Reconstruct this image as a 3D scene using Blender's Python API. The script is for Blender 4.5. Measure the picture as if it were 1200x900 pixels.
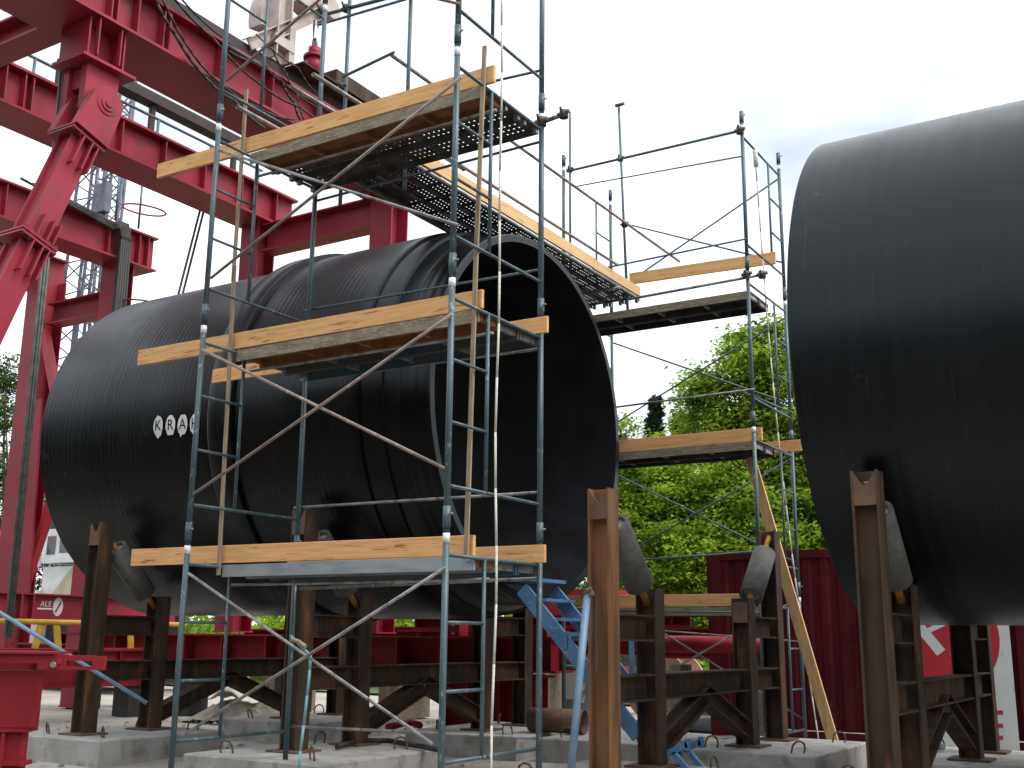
import bpy, bmesh, math, random
from mathutils import Vector, Matrix

for o in list(bpy.data.objects):
    bpy.data.objects.remove(o, do_unlink=True)
SC = bpy.context.scene
COL = SC.collection
R = math.radians

# ------------------------------------------------------------------ camera
CAM = Vector((8.329, -7.520, 1.521))
YAW, PIT, ROLL, FPX = -0.5553, 0.2250, 0.01022, 1299.27
fw = Vector((math.sin(YAW)*math.cos(PIT), math.cos(YAW)*math.cos(PIT), math.sin(PIT)))
_r = Vector((math.cos(YAW), -math.sin(YAW), 0)); _u = _r.cross(fw)
rt = _r*math.cos(ROLL) + _u*math.sin(ROLL)
up = -_r*math.sin(ROLL) + _u*math.cos(ROLL)
cd = bpy.data.cameras.new('camera'); cam = bpy.data.objects.new('camera', cd); COL.objects.link(cam)
cd.sensor_width = 36; cd.lens = 36*FPX/1200; cd.clip_end = 3000; cd.clip_start = 0.05
m = Matrix((rt, up, -fw)).transposed().to_4x4(); m.translation = CAM
cam.matrix_world = m
SC.camera = cam

# ------------------------------------------------------------------ world, sun, exposure
SUN_EL, SUN_AZ = 52, 82            # azimuth measured clockwise from +Y
wd = bpy.data.worlds.new('World'); SC.world = wd; wd.use_nodes = True
nt = wd.node_tree; nt.nodes.clear()
out = nt.nodes.new('ShaderNodeOutputWorld'); bg = nt.nodes.new('ShaderNodeBackground')
sky = nt.nodes.new('ShaderNodeTexSky'); sky.sky_type = 'NISHITA'; sky.sun_disc = False
sky.sun_elevation = R(SUN_EL); sky.sun_rotation = R(SUN_AZ); sky.dust_density = 4.0; sky.air_density = 1.0
# an even cloud deck in front of the blue: thin places let some of the blue through
tc = nt.nodes.new('ShaderNodeTexCoord')
mp = nt.nodes.new('ShaderNodeMapping'); mp.inputs['Scale'].default_value = (1, 1, 2.2); mp.inputs['Rotation'].default_value = (0, 0, .16)
ns = nt.nodes.new('ShaderNodeTexNoise'); ns.inputs['Scale'].default_value = 2.1; ns.inputs['Detail'].default_value = 5
rp = nt.nodes.new('ShaderNodeMapRange'); rp.inputs[1].default_value = .30; rp.inputs[2].default_value = .55
rp.inputs[3].default_value = .25; rp.inputs[4].default_value = .97
mx = nt.nodes.new('ShaderNodeMix'); mx.data_type = 'RGBA'
mx.inputs[7].default_value = (12.5, 13.1, 13.7, 1)
nt.links.new(tc.outputs['Generated'], mp.inputs['Vector']); nt.links.new(mp.outputs[0], ns.inputs['Vector'])
nt.links.new(ns.outputs[0], rp.inputs[0]); nt.links.new(rp.outputs[0], mx.inputs[0])
nt.links.new(sky.outputs[0], mx.inputs[6]); nt.links.new(mx.outputs[2], bg.inputs['Color'])
bg.inputs['Strength'].default_value = 0.088
nt.links.new(bg.outputs[0], out.inputs['Surface'])
sd = bpy.data.lights.new('sun', 'SUN'); sun = bpy.data.objects.new('sun', sd); COL.objects.link(sun)
sd.energy = 1.5; sd.angle = R(28); sd.color = (1, .965, .91)
sdir = Vector((math.sin(R(SUN_AZ))*math.cos(R(SUN_EL)), math.cos(R(SUN_AZ))*math.cos(R(SUN_EL)), math.sin(R(SUN_EL))))
sun.rotation_euler = (-sdir).to_track_quat('-Z', 'Y').to_euler(); sun.location = (0, 0, 40)
SC.view_settings.view_transform = 'Standard'; SC.view_settings.look = 'None'
SC.view_settings.exposure = 0.78; SC.view_settings.gamma = 1.0
SC.view_settings.use_curve_mapping = False

# ------------------------------------------------------------------ pixel -> place
def ray(x, y): return fw + rt*((x-600)/FPX) - up*((y-450)/FPX)
def hit(x, y, ax, val):
    d = ray(x, y); t = (val-CAM[ax])/d[ax]
    return CAM + d*t
def depth(p): return (Vector(p)-CAM).dot(fw)

# ------------------------------------------------------------------ materials
def mat(name, c1, c2=None, scale=6, rough=.6, metal=0, bump=0, bscale=None, lo=.40, hi=.62, stretch=(1, 1, 1),
        c3=None, s3=30, lo3=.60, hi3=.66, rvar=0.0, spec=None, rand=0.0):
    m = bpy.data.materials.new(name); m.use_nodes = True
    t = m.node_tree; b = t.nodes['Principled BSDF']
    b.inputs['Roughness'].default_value = rough; b.inputs['Metallic'].default_value = metal
    if spec is not None: b.inputs['Specular IOR Level'].default_value = spec
    geo = t.nodes.new('ShaderNodeNewGeometry')
    mpn = t.nodes.new('ShaderNodeMapping'); mpn.inputs['Scale'].default_value = stretch
    t.links.new(geo.outputs['Position'], mpn.inputs['Vector'])
    def noise(s, d=5):
        n = t.nodes.new('ShaderNodeTexNoise'); n.inputs['Scale'].default_value = s; n.inputs['Detail'].default_value = d
        t.links.new(mpn.outputs[0], n.inputs['Vector']); return n
    def ramp(n, a, bb):
        r = t.nodes.new('ShaderNodeMapRange'); r.inputs[1].default_value = a; r.inputs[2].default_value = bb
        t.links.new(n.outputs[0], r.inputs[0]); return r
    def mixc(f, a, bcol):
        x = t.nodes.new('ShaderNodeMix'); x.data_type = 'RGBA'
        t.links.new(f, x.inputs[0])
        if isinstance(a, tuple): x.inputs[6].default_value = (*a, 1)
        else: t.links.new(a, x.inputs[6])
        x.inputs[7].default_value = (*bcol, 1); return x.outputs[2]
    c2 = c2 or tuple(v*.7 for v in c1)
    n1 = noise(scale); r1 = ramp(n1, lo, hi)
    col = mixc(r1.outputs[0], c1, c2)
    if c3:
        n3 = noise(s3, 3); r3 = ramp(n3, lo3, hi3); col = mixc(r3.outputs[0], col, c3)
    if rand:
        oi = t.nodes.new('ShaderNodeObjectInfo')
        rr = t.nodes.new('ShaderNodeMapRange'); rr.inputs[3].default_value = 1-rand; rr.inputs[4].default_value = 1+rand
        t.links.new(oi.outputs['Random'], rr.inputs[0])
        h = t.nodes.new('ShaderNodeHueSaturation'); t.links.new(rr.outputs[0], h.inputs['Value']); t.links.new(col, h.inputs['Color'])
        col = h.outputs[0]
    t.links.new(col, b.inputs['Base Color'])
    if rvar:
        rr = t.nodes.new('ShaderNodeMapRange'); rr.inputs[3].default_value = rough-rvar; rr.inputs[4].default_value = rough+rvar
        t.links.new(n1.outputs[0], rr.inputs[0]); t.links.new(rr.outputs[0], b.inputs['Roughness'])
    if bump:
        nb = noise(bscale or scale*4, 6); bp = t.nodes.new('ShaderNodeBump'); bp.inputs['Strength'].default_value = bump
        bp.inputs['Distance'].default_value = .02
        t.links.new(nb.outputs[0], bp.inputs['Height']); t.links.new(bp.outputs[0], b.inputs['Normal'])
    return m

M = {}
M['ground'] = mat('ground_dust', (.41, .38, .335), (.32, .295, .26), .7, .95, bump=.7, bscale=9, c3=(.21, .19, .165), s3=3.2, lo3=.58, hi3=.74)
_t = M['ground'].node_tree; _b = _t.nodes['Principled BSDF']; _src = _b.inputs['Base Color'].links[0].from_socket
_g = _t.nodes.new('ShaderNodeNewGeometry'); _sx = _t.nodes.new('ShaderNodeSeparateXYZ'); _t.links.new(_g.outputs['Position'], _sx.inputs[0])
_n = _t.nodes.new('ShaderNodeTexNoise'); _n.inputs['Scale'].default_value = .5; _t.links.new(_g.outputs['Position'], _n.inputs['Vector'])
_ma = _t.nodes.new('ShaderNodeMath'); _ma.operation = 'MULTIPLY_ADD'; _ma.inputs[1].default_value = 3.0; _t.links.new(_n.outputs[0], _ma.inputs[0]); _t.links.new(_sx.outputs['Y'], _ma.inputs[2])
_mr = _t.nodes.new('ShaderNodeMapRange'); _mr.inputs[1].default_value = -.6; _mr.inputs[2].default_value = .8; _t.links.new(_ma.outputs[0], _mr.inputs[0])
_mx = _t.nodes.new('ShaderNodeMix'); _mx.data_type = 'RGBA'; _mx.inputs[6].default_value = (.105, .085, .062, 1); _t.links.new(_mr.outputs[0], _mx.inputs[0]); _t.links.new(_src, _mx.inputs[7])
_t.links.new(_mx.outputs[2], _b.inputs['Base Color'])      # dark ground colour added mostly out of view to dim the pipe reflections
M['concrete'] = mat('concrete', (.40, .39, .37), (.31, .30, .28), 2.2, .9, bump=.35, bscale=24, c3=(.22, .20, .175), s3=5, lo3=.54, hi3=.72)
M['blue'] = mat('scaffold_paint', (.052, .092, .112), (.074, .112, .130), 5, .45, .15, bump=.06, bscale=60, c3=(.22, .27, .28), s3=26, lo3=.63, hi3=.69, stretch=(1, 1, .5))
M['galv'] = mat('galvanised_tube', (.30, .30, .30), (.18, .17, .16), 7, .5, .45, c3=(.13, .085, .06), s3=15, lo3=.58, hi3=.68)
M['brace'] = mat('brown_brace_paint', (.30, .235, .21), (.21, .155, .13), 6, .6, .1, c3=(.36, .34, .31), s3=18, lo3=.60, hi3=.68)
M['clamp'] = mat('clamp_steel', (.16, .15, .13), (.09, .07, .055), 20, .6, .5)
M['sticker'] = mat('white_sticker', (.78, .79, .80), (.55, .56, .58), 60, .5, lo=.5, hi=.56)
M['timber'] = mat('pine_board', (.72, .405, .17), (.62, .32, .115), 2.2, .7, bump=.15, bscale=30, stretch=(1, 8, 14), c3=(.30, .13, .05), s3=3.4, lo3=.635, hi3=.68, rand=.12)
M['timber_y'] = mat('pine_board_cross', (.72, .48, .24), (.62, .39, .17), 2.2, .7, bump=.15, bscale=30, stretch=(8, 1, 14), c3=(.34, .18, .07), s3=3.0, lo3=.66, hi3=.70, rand=.12)
M['lath'] = mat('grey_lath', (.34, .265, .175), (.24, .18, .12), 4, .8, stretch=(9, 9, 1))
M['palew'] = mat('fresh_pale_timber', (.66, .43, .21), (.54, .33, .14), 3, .7, stretch=(9, 9, 1), c3=(.4, .22, .1), s3=3, lo3=.66, hi3=.7)
M['ply'] = mat('weathered_plank_edge', (.26, .215, .15), (.17, .14, .10), 7, .85, bump=.3, c3=(.36, .32, .24), s3=26, lo3=.56, hi3=.66, stretch=(.6, 1, 3))
M['rustply'] = mat('rusty_plank_frame', (.26, .12, .05), (.17, .08, .035), 5, .85, bump=.2)
M['alu'] = mat('plank_side_channel', (.34, .38, .40), (.24, .29, .32), 4, .5, .35, c3=(.40, .36, .28), s3=11, lo3=.60, hi3=.68, stretch=(.6, 1, 3))
M['perf'] = mat('perforated_steel', (.10, .105, .10), (.055, .05, .045), 5, .6, .4)
M['bluedeck'] = mat('blue_steel_plank', (.045, .105, .16), (.10, .09, .075), 3, .55, .25)
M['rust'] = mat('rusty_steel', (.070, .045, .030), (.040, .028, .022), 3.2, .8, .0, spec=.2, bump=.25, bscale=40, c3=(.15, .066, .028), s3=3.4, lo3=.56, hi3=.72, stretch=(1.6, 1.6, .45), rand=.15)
M['rust_orange'] = mat('orange_rusty_steel', (.29, .135, .055), (.14, .078, .046), 2.6, .8, .0, spec=.2, bump=.25, bscale=40, c3=(.21, .15, .13), s3=4.2, lo3=.56, hi3=.70, stretch=(2.2, 2.2, .3))  # more orange rust tone, used on one tall front post
M['plate'] = mat('rusty_plate', (.15, .085, .055), (.10, .06, .045), 6, .85, bump=.2)
M['roller'] = mat('grey_roller', (.13, .125, .115), (.09, .088, .08), 9, .85, bump=.3, bscale=70, c3=(.10, .10, .095), s3=20, lo3=.58, hi3=.7)
M['rollend'] = mat('roller_end_plate', (.40, .40, .39), (.30, .30, .29), 8, .7)
M['yellow'] = mat('yellow_paint', (.62, .40, .03), (.50, .30, .02), 5, .5)
M['orange'] = mat('orange_shaft', (.50, .26, .06), (.33, .15, .03), 14, .6)
M['red'] = mat('red_gantry_paint', (.30, .022, .044), (.235, .016, .034), 1.6, .50, .0, spec=.30, bump=.04, bscale=20, c3=(.15, .045, .04), s3=4, lo3=.56, hi3=.74, stretch=(1, 1, .55))
M['redd'] = mat('red_girder_paint_dusty', (.20, .009, .017), (.25, .016, .026), 1.5, .55, spec=.25, c3=(.17, .03, .03), s3=5, lo3=.62, hi3=.76)
M['cont'] = mat('container_paint', (.085, .005, .011), (.060, .004, .009), 1.4, .6, spec=.2, c3=(.16, .035, .035), s3=6, lo3=.68, hi3=.76, stretch=(3, 3, .5))
M['darkbeam'] = mat('dark_skid_steel', (.045, .032, .03), (.028, .022, .022), 4, .7, .2)
M['beige'] = mat('beige_pink_paint', (.47, .40, .37), (.36, .29, .27), 3, .6)
M['chrome'] = mat('chrome_rod', (.7, .7, .72), (.6, .6, .62), 5, .15, 1.0)
M['cable'] = mat('black_cable', (.018, .018, .02), (.035, .033, .03), 20, .6)
M['steelrope'] = mat('grey_steel_rope', (.16, .17, .16), (.10, .11, .105), 10, .55, .3)
M['rope'] = mat('white_rope', (.66, .64, .58), (.50, .48, .42), 40, .9, stretch=(1, 1, 2))
M['teal'] = mat('teal_hose', (.16, .36, .42), (.12, .29, .35), 4, .5)
M['paleblue'] = mat('pale_blue_paint', (.20, .32, .46), (.15, .25, .38), 5, .45, .1, c3=(.35, .42, .5), s3=20, lo3=.62, hi3=.7)
M['stair'] = mat('blue_stair_paint', (.07, .17, .33), (.10, .24, .42), 3, .45, .05, c3=(.3, .37, .45), s3=18, lo3=.63, hi3=.7)
M['white'] = mat('white_paint', (.74, .75, .76), (.62, .63, .64), 2, .45)
M['signw'] = mat('sign_white', (.66, .71, .71), (.58, .63, .64), 1.5, .6, c3=(.48, .52, .52), s3=5, lo3=.62, hi3=.76)
M['signr'] = mat('sign_red', (.46, .020, .040), (.40, .016, .034), 2, .5)
M['cream'] = mat('cream_panel', (.48, .42, .29), (.40, .35, .24), 2, .6)
M['grey'] = mat('grey_machine', (.34, .38, .42), (.27, .31, .35), 2, .55)
M['dark'] = mat('dark_rubber', (.025, .025, .026), (.04, .038, .036), 6, .7)
M['glass'] = mat('dark_glass', (.03, .035, .045), (.05, .055, .07), 3, .08, spec=.6)
M['lattice'] = mat('lattice_steel', (.12, .13, .17), (.075, .08, .11), 4, .6, .2)
M['bag'] = mat('white_tarpaulin', (.74, .73, .66), (.64, .63, .55), 5, .6, bump=.5, bscale=14)
M['rubble'] = mat('rubble_earth', (.30, .27, .22), (.20, .18, .15), 2.4, .95, bump=.6, bscale=9)
M['oldtimber'] = mat('old_timber', (.27, .23, .165), (.19, .16, .115), 3, .85, stretch=(1, 6, 6))
M['spool'] = mat('pink_timber_spool', (.48, .33, .27), (.40, .26, .20), 3, .8)
M['bark'] = mat('grey_bark', (.13, .115, .095), (.075, .065, .05), 5, .9, bump=.5, bscale=14, stretch=(1, 1, .25))
M['grass'] = mat('grass', (.085, .135, .03), (.055, .095, .022), 2, .9, bump=.5, bscale=30)

def hdpe(name, base, rough, streak, sheen):
    m = bpy.data.materials.new(name); m.use_nodes = True; t = m.node_tree; b = t.nodes['Principled BSDF']
    geo = t.nodes.new('ShaderNodeNewGeometry')
    def noise(s, st, d=5):
        mpn = t.nodes.new('ShaderNodeMapping'); mpn.inputs['Scale'].default_value = st
        t.links.new(geo.outputs['Position'], mpn.inputs['Vector'])
        n = t.nodes.new('ShaderNodeTexNoise'); n.inputs['Scale'].default_value = s; n.inputs['Detail'].default_value = d
        t.links.new(mpn.outputs[0], n.inputs['Vector']); return n
    n1 = noise(1.0, (9, .5, .45))                 # streaks running round the pipe
    n2 = noise(1.2, (1, 1, 1)); n3 = noise(7, (2.0, 1, .6), 7)
    a = t.nodes.new('ShaderNodeMapRange'); a.inputs[1].default_value = .42; a.inputs[2].default_value = .75
    t.links.new(n1.outputs[0], a.inputs[0])
    mxn = t.nodes.new('ShaderNodeMix'); mxn.data_type = 'RGBA'; t.links.new(a.outputs[0], mxn.inputs[0])
    mxn.inputs[6].default_value = (*base, 1); mxn.inputs[7].default_value = (*streak, 1)
    s = t.nodes.new('ShaderNodeMapRange'); s.inputs[1].default_value = .64; s.inputs[2].default_value = .74
    t.links.new(n3.outputs[0], s.inputs[0])
    m2 = t.nodes.new('ShaderNodeMix'); m2.data_type = 'RGBA'; t.links.new(s.outputs[0], m2.inputs[0])
    t.links.new(mxn.outputs[2], m2.inputs[6]); m2.inputs[7].default_value = (*[v*1.7 for v in streak], 1)
    n4 = noise(1.0, (42, 1.1, 1.0), 3); s4 = t.nodes.new('ShaderNodeMapRange'); s4.inputs[1].default_value = .66; s4.inputs[2].default_value = .74
    t.links.new(n4.outputs[0], s4.inputs[0]); m4 = t.nodes.new('ShaderNodeMix'); m4.data_type = 'RGBA'; t.links.new(s4.outputs[0], m4.inputs[0])
    t.links.new(m2.outputs[2], m4.inputs[6]); m4.inputs[7].default_value = (*[v*3.2 for v in streak], 1)
    n5 = noise(2.6, (1, 1, 1), 8); s5 = t.nodes.new('ShaderNodeMapRange'); s5.inputs[1].default_value = .68; s5.inputs[2].default_value = .73
    t.links.new(n5.outputs[0], s5.inputs[0]); m5 = t.nodes.new('ShaderNodeMix'); m5.data_type = 'RGBA'; t.links.new(s5.outputs[0], m5.inputs[0])
    t.links.new(m4.outputs[2], m5.inputs[6]); m5.inputs[7].default_value = (*[v*5 for v in streak], 1)
    t.links.new(m5.outputs[2], b.inputs['Base Color'])
    r = t.nodes.new('ShaderNodeMapRange'); r.inputs[3].default_value = rough-.10; r.inputs[4].default_value = rough+.14
    t.links.new(n2.outputs[0], r.inputs[0]); t.links.new(r.outputs[0], b.inputs['Roughness'])
    b.inputs['Specular IOR Level'].default_value = sheen; b.inputs['Specular Tint'].default_value = (.80, .92, 1.0, 1)
    bp = t.nodes.new('ShaderNodeBump'); bp.inputs['Strength'].default_value = .18; bp.inputs['Distance'].default_value = .01
    t.links.new(n1.outputs[0], bp.inputs['Height']); t.links.new(bp.outputs[0], b.inputs['Normal'])
    return m
M['pipe'] = hdpe('black_plastic', (.0008, .0009, .0014), .32, (.0026, .0030, .0040), .30)
M['pipe2'] = hdpe('black_plastic_scuffed', (.0010, .0012, .0018), .35, (.0038, .0046, .0060), .36)
M['pipein'] = mat('pipe_bore', (.006, .0065, .008), (.012, .013, .016), 2, .5, spec=.35)

def leafmat(name, a, b, tr=.35):
    m = bpy.data.materials.new(name); m.use_nodes = True; t = m.node_tree; t.nodes.remove(t.nodes['Principled BSDF'])
    o = t.nodes['Material Output']; geo = t.nodes.new('ShaderNodeNewGeometry')
    n = t.nodes.new('ShaderNodeTexNoise'); n.inputs['Scale'].default_value = 1.1; n.inputs['Detail'].default_value = 4
    t.links.new(geo.outputs['Position'], n.inputs['Vector'])
    x = t.nodes.new('ShaderNodeMix'); x.data_type = 'RGBA'
    r = t.nodes.new('ShaderNodeMapRange'); r.inputs[1].default_value = .36; r.inputs[2].default_value = .60
    t.links.new(n.outputs[0], r.inputs[0]); t.links.new(r.outputs[0], x.inputs[0])
    x.inputs[6].default_value = (*a, 1); x.inputs[7].default_value = (*b, 1)
    d = t.nodes.new('ShaderNodeBsdfDiffuse'); tl = t.nodes.new('ShaderNodeBsdfTranslucent')
    t.links.new(x.outputs[2], d.inputs['Color']); t.links.new(x.outputs[2], tl.inputs['Color'])
    ms = t.nodes.new('ShaderNodeMixShader'); ms.inputs[0].default_value = tr
    t.links.new(d.outputs[0], ms.inputs[1]); t.links.new(tl.outputs[0], ms.inputs[2]); t.links.new(ms.outputs[0], o.inputs['Surface'])
    return m
M['leaf'] = leafmat('spring_leaves', (.085, .160, .016), (.34, .47, .050), .45)
M['leafd'] = leafmat('dark_leaves', (.040, .075, .022), (.075, .12, .035), .3)
M['needle'] = leafmat('conifer_needles', (.022, .040, .022), (.040, .062, .032), .1)

# ------------------------------------------------------------------ mesh building
ORG = {}           # object -> world origin
class MB:
    def __init__(s): s.v = []; s.f = []; s.sm = []
    def add(s, vs, fs, smooth=False):
        n = len(s.v); s.v += [Vector(v) for v in vs]; s.f += [tuple(i+n for i in f) for f in fs]; s.sm += [smooth]*len(fs); return s
    def box(s, x0, x1, y0, y1, z0, z1):
        vs = [(x, y, z) for z in (z0, z1) for y in (y0, y1) for x in (x0, x1)]
        return s.add(vs, [(0, 2, 3, 1), (4, 5, 7, 6), (0, 1, 5, 4), (2, 6, 7, 3), (0, 4, 6, 2), (1, 3, 7, 5)])
    def frame(s, p0, p1, hint=(0, 0, 1)):
        p0, p1 = Vector(p0), Vector(p1); a = (p1-p0).normalized(); h = Vector(hint)
        if abs(a.dot(h)) > .98: h = Vector((1, 0, 0))
        side = a.cross(h).normalized(); upv = side.cross(a).normalized(); return p0, p1, side, upv
    def prism(s, p0, p1, prof, hint=(0, 0, 1), smooth=False):
        p0, p1, side, upv = s.frame(p0, p1, hint); n = len(prof)
        vs = [p0+side*a+upv*b for a, b in prof]+[p1+side*a+upv*b for a, b in prof]
        fs = [(i, (i+1) % n, n+(i+1) % n, n+i) for i in range(n)]
        s.add(vs, fs, smooth); k = len(s.v)-2*n
        s.f += [tuple(range(k+n-1, k-1, -1)), tuple(range(k+n, k+2*n))]; s.sm += [False, False]; return s
    def bar(s, p0, p1, w, h, hint=(0, 0, 1)):      # w sideways, h along hint
        return s.prism(p0, p1, [(-w/2, -h/2), (w/2, -h/2), (w/2, h/2), (-w/2, h/2)], hint)
    def tube(s, p0, p1, r, n=10, r1=None):
        r1 = r if r1 is None else r1
        p0, p1, side, upv = s.frame(p0, p1)
        c = [(math.cos(2*math.pi*i/n), math.sin(2*math.pi*i/n)) for i in range(n)]
        vs = [p0+side*(a*r)+upv*(b*r) for a, b in c]+[p1+side*(a*r1)+upv*(b*r1) for a, b in c]
        s.add(vs, [(i, (i+1) % n, n+(i+1) % n, n+i) for i in range(n)], True); k = len(s.v)-2*n
        s.f += [tuple(range(k+n-1, k-1, -1)), tuple(range(k+n, k+2*n))]; s.sm += [False, False]; return s
    def hollow(s, p0, p1, r, ri, n=16):
        p0, p1, side, upv = s.frame(p0, p1); vs = []
        for p, q in ((p0, r), (p1, r), (p1, ri), (p0, ri)):
            vs += [p+side*(math.cos(2*math.pi*i/n)*q)+upv*(math.sin(2*math.pi*i/n)*q) for i in range(n)]
        k0 = len(s.v); s.v += vs
        for k in range(4):
            q = (k+1) % 4
            for i in range(n):
                j = (i+1) % n
                s.f.append((k0+k*n+i, k0+k*n+j, k0+q*n+j, k0+q*n+i)); s.sm.append(k in (0, 2))
        return s
    def path(s, pts, r, n=6):
        for a, b in zip(pts[:-1], pts[1:]): s.tube(a, b, r, n)
        return s
    def ibeam(s, p0, p1, h, w, tf, tw, hint=(0, 0, 1)):
        a, b, c = w/2, h/2, tw/2; d = b-tf
        return s.prism(p0, p1, [(-a, -b), (a, -b), (a, -d), (c, -d), (c, d), (a, d), (a, b), (-a, b), (-a, d), (-c, d), (-c, -d), (-a, -d)], hint)
    def build(s, name, m, parent=None):
        xs = [v.x for v in s.v]; ys = [v.y for v in s.v]; zs = [v.z for v in s.v]
        c = Vector(((min(xs)+max(xs))/2, (min(ys)+max(ys))/2, min(zs)))
        me = bpy.data.meshes.new(name); me.from_pydata([tuple(v-c) for v in s.v], [], s.f)
        me.polygons.foreach_set('use_smooth', s.sm); me.update()
        bm = bmesh.new(); bm.from_mesh(me); bmesh.ops.recalc_face_normals(bm, faces=bm.faces); bm.to_mesh(me); bm.free()
        me.materials.append(M[m] if isinstance(m, str) else m)
        return link(bpy.data.objects.new(name, me), c, parent)
def link(o, c, parent=None):
    COL.objects.link(o); ORG[o.name] = Vector(c)
    if parent: o.parent = parent; o.location = Vector(c)-ORG[parent.name]
    else: o.location = c
    return o
def tag(o, label, cat, group=None):
    o['label'] = label; o['category'] = cat
    if group: o['group'] = group
    return o
def thing(name, loc, label, cat, group=None):
    o = bpy.data.objects.new(name, None); o.empty_display_size = .2
    return tag(link(o, Vector(loc)), label, cat, group)
def inst(src, c, parent, rot=None):
    o = bpy.data.objects.new(src.name.split('.')[0], src.data); link(o, c, parent)
    if rot: o.rotation_euler = rot
    return o
def T(p0, p1, r, name, m, parent=None, n=10): return MB().tube(p0, p1, r, n).build(name, m, parent)
def text_mesh(s, size, font_extrude=0.0):
    cu = bpy.data.curves.new('t', 'FONT'); cu.body = s; cu.size = size; cu.align_x = 'CENTER'; cu.align_y = 'CENTER'; cu.resolution_u = 4
    ob = bpy.data.objects.new('t', cu); COL.objects.link(ob)
    dg = bpy.context.evaluated_depsgraph_get(); me = bpy.data.meshes.new_from_object(ob.evaluated_get(dg))
    bpy.data.objects.remove(ob); return me

# ================================================================== GROUND
rnd = random.Random(4)
g = MB(); N = 60; S = 900
xs = [-S]+[-60+120*i/N for i in range(N+1)]+[S]
ys = [-S]+[-30+120*i/N for i in range(N+1)]+[S]
def gz(x, y):
    if abs(x) > 59 or y > 89 or y < -29: return 0
    return .03*math.sin(x*.9+1)*math.sin(y*1.1)+.02*math.sin(x*2.3+y*1.7)-.03
g.add([(x, y, gz(x, y)) for y in ys for x in xs],
      [(j*len(xs)+i, j*len(xs)+i+1, (j+1)*len(xs)+i+1, (j+1)*len(xs)+i) for j in range(len(ys)-1) for i in range(len(xs)-1)], True)
o = g.build('ground', 'ground'); o['kind'] = 'structure'
b = MB()
nx, ny = 40, 10
vs = []
for j in range(ny+1):
    for i in range(nx+1):
        X = -60+110*i/nx; Y = 17+40*j/ny
        vs.append((X, Y, .02+max(0, (Y-19))*.06+.15*math.sin(X*.7)*min(1, j/2)*.5))
b.add(vs, [(j*(nx+1)+i, j*(nx+1)+i+1, (j+1)*(nx+1)+i+1, (j+1)*(nx+1)+i) for j in range(ny) for i in range(nx)], True)
o = b.build('grass_bank', 'grass'); o['kind'] = 'structure'

# ================================================================== PIPES
PYC, PZC = 4.62, 4.31
def lathe(prof, n=128):
    """profile of (x, radius) revolved about the pipe axis"""
    mb = MB(); vs = []; fs = []
    for x, rr in prof:
        for i in range(n):
            a = 2*math.pi*i/n; vs.append((x, PYC+rr*math.cos(a), PZC+rr*math.sin(a)))
    for k in range(len(prof)-1):
        for i in range(n):
            j = (i+1) % n; fs.append((k*n+i, k*n+j, (k+1)*n+j, (k+1)*n+i))
    mb.add(vs, fs, True); return mb
def ribbed(x0, x1, rr, pitch, amp, seed):
    q = random.Random(seed); pr = []; x = x0; k = 0
    while x < x1-pitch*.5:
        h = amp*q.uniform(.35, 1)
        pr += [(x, rr), (x+pitch*.18, rr+h), (x+pitch*.62, rr+h*.8), (x+pitch*.80, rr)]
        x += pitch
    pr.append((x1, rr)); return pr
def sharp(o, ang=35):
    me = o.data
    bm = bmesh.new(); bm.from_mesh(me)
    for e in bm.edges:
        if len(e.link_faces) == 2 and e.calc_face_angle(0) > R(ang): e.smooth = False
    bm.to_mesh(me); bm.free()
p1 = thing('plastic_pipe', (-2.1, PYC, PZC-2.58), 'huge black ribbed plastic pipe with stencilled letters, open end behind the scaffold', 'pipe')
RL, RM, RR = 2.50, 2.60, 2.56
o = lathe([(-5.5, RL-.13), (-5.5, RL-.01), (-5.49, RL)]+ribbed(-5.48, -2.05, RL+.01, .085, .0015, 1)+[(-2.05, RL)]).build('barrel', 'pipe', p1); sharp(o)
o = lathe([(-2.06, RL), (-2.05, RM+.01), (-2.03, RM+.02), (-1.68, RM+.02), (-1.66, RM+.01), (-1.65, RR-.02)]).build('collar_band', 'pipe', p1); sharp(o)
o = lathe(ribbed(-1.66, .12, RR, .085, .0014, 2)).build('barrel', 'pipe', p1); sharp(o)
o = lathe([(.11, RR-.005), (.12, RR+.004), (.30, RR+.004), (.31, RR+.001), (.315, RR-.028), (.62, RR-.045), (.626, RR-.085), (.77, RR-.160), (.78, RR-.17)]).build('stepped_collar', 'pipe', p1); sharp(o)
o = lathe([(.77, RR-.17)]+ribbed(.78, 1.17, 2.385, .14, .006, 3)+[(1.18, 2.38), (1.19, 2.37), (1.19, 2.285), (1.18, 2.28)]).build('spigot', 'pipe', p1); sharp(o)
o = lathe([(1.185, 2.281), (.4, 2.28), (-2, 2.28), (-5.4, 2.28), (-5.5, 2.30), (-5.499, RL-.128)]).build('bore', 'pipein', p1)
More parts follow.
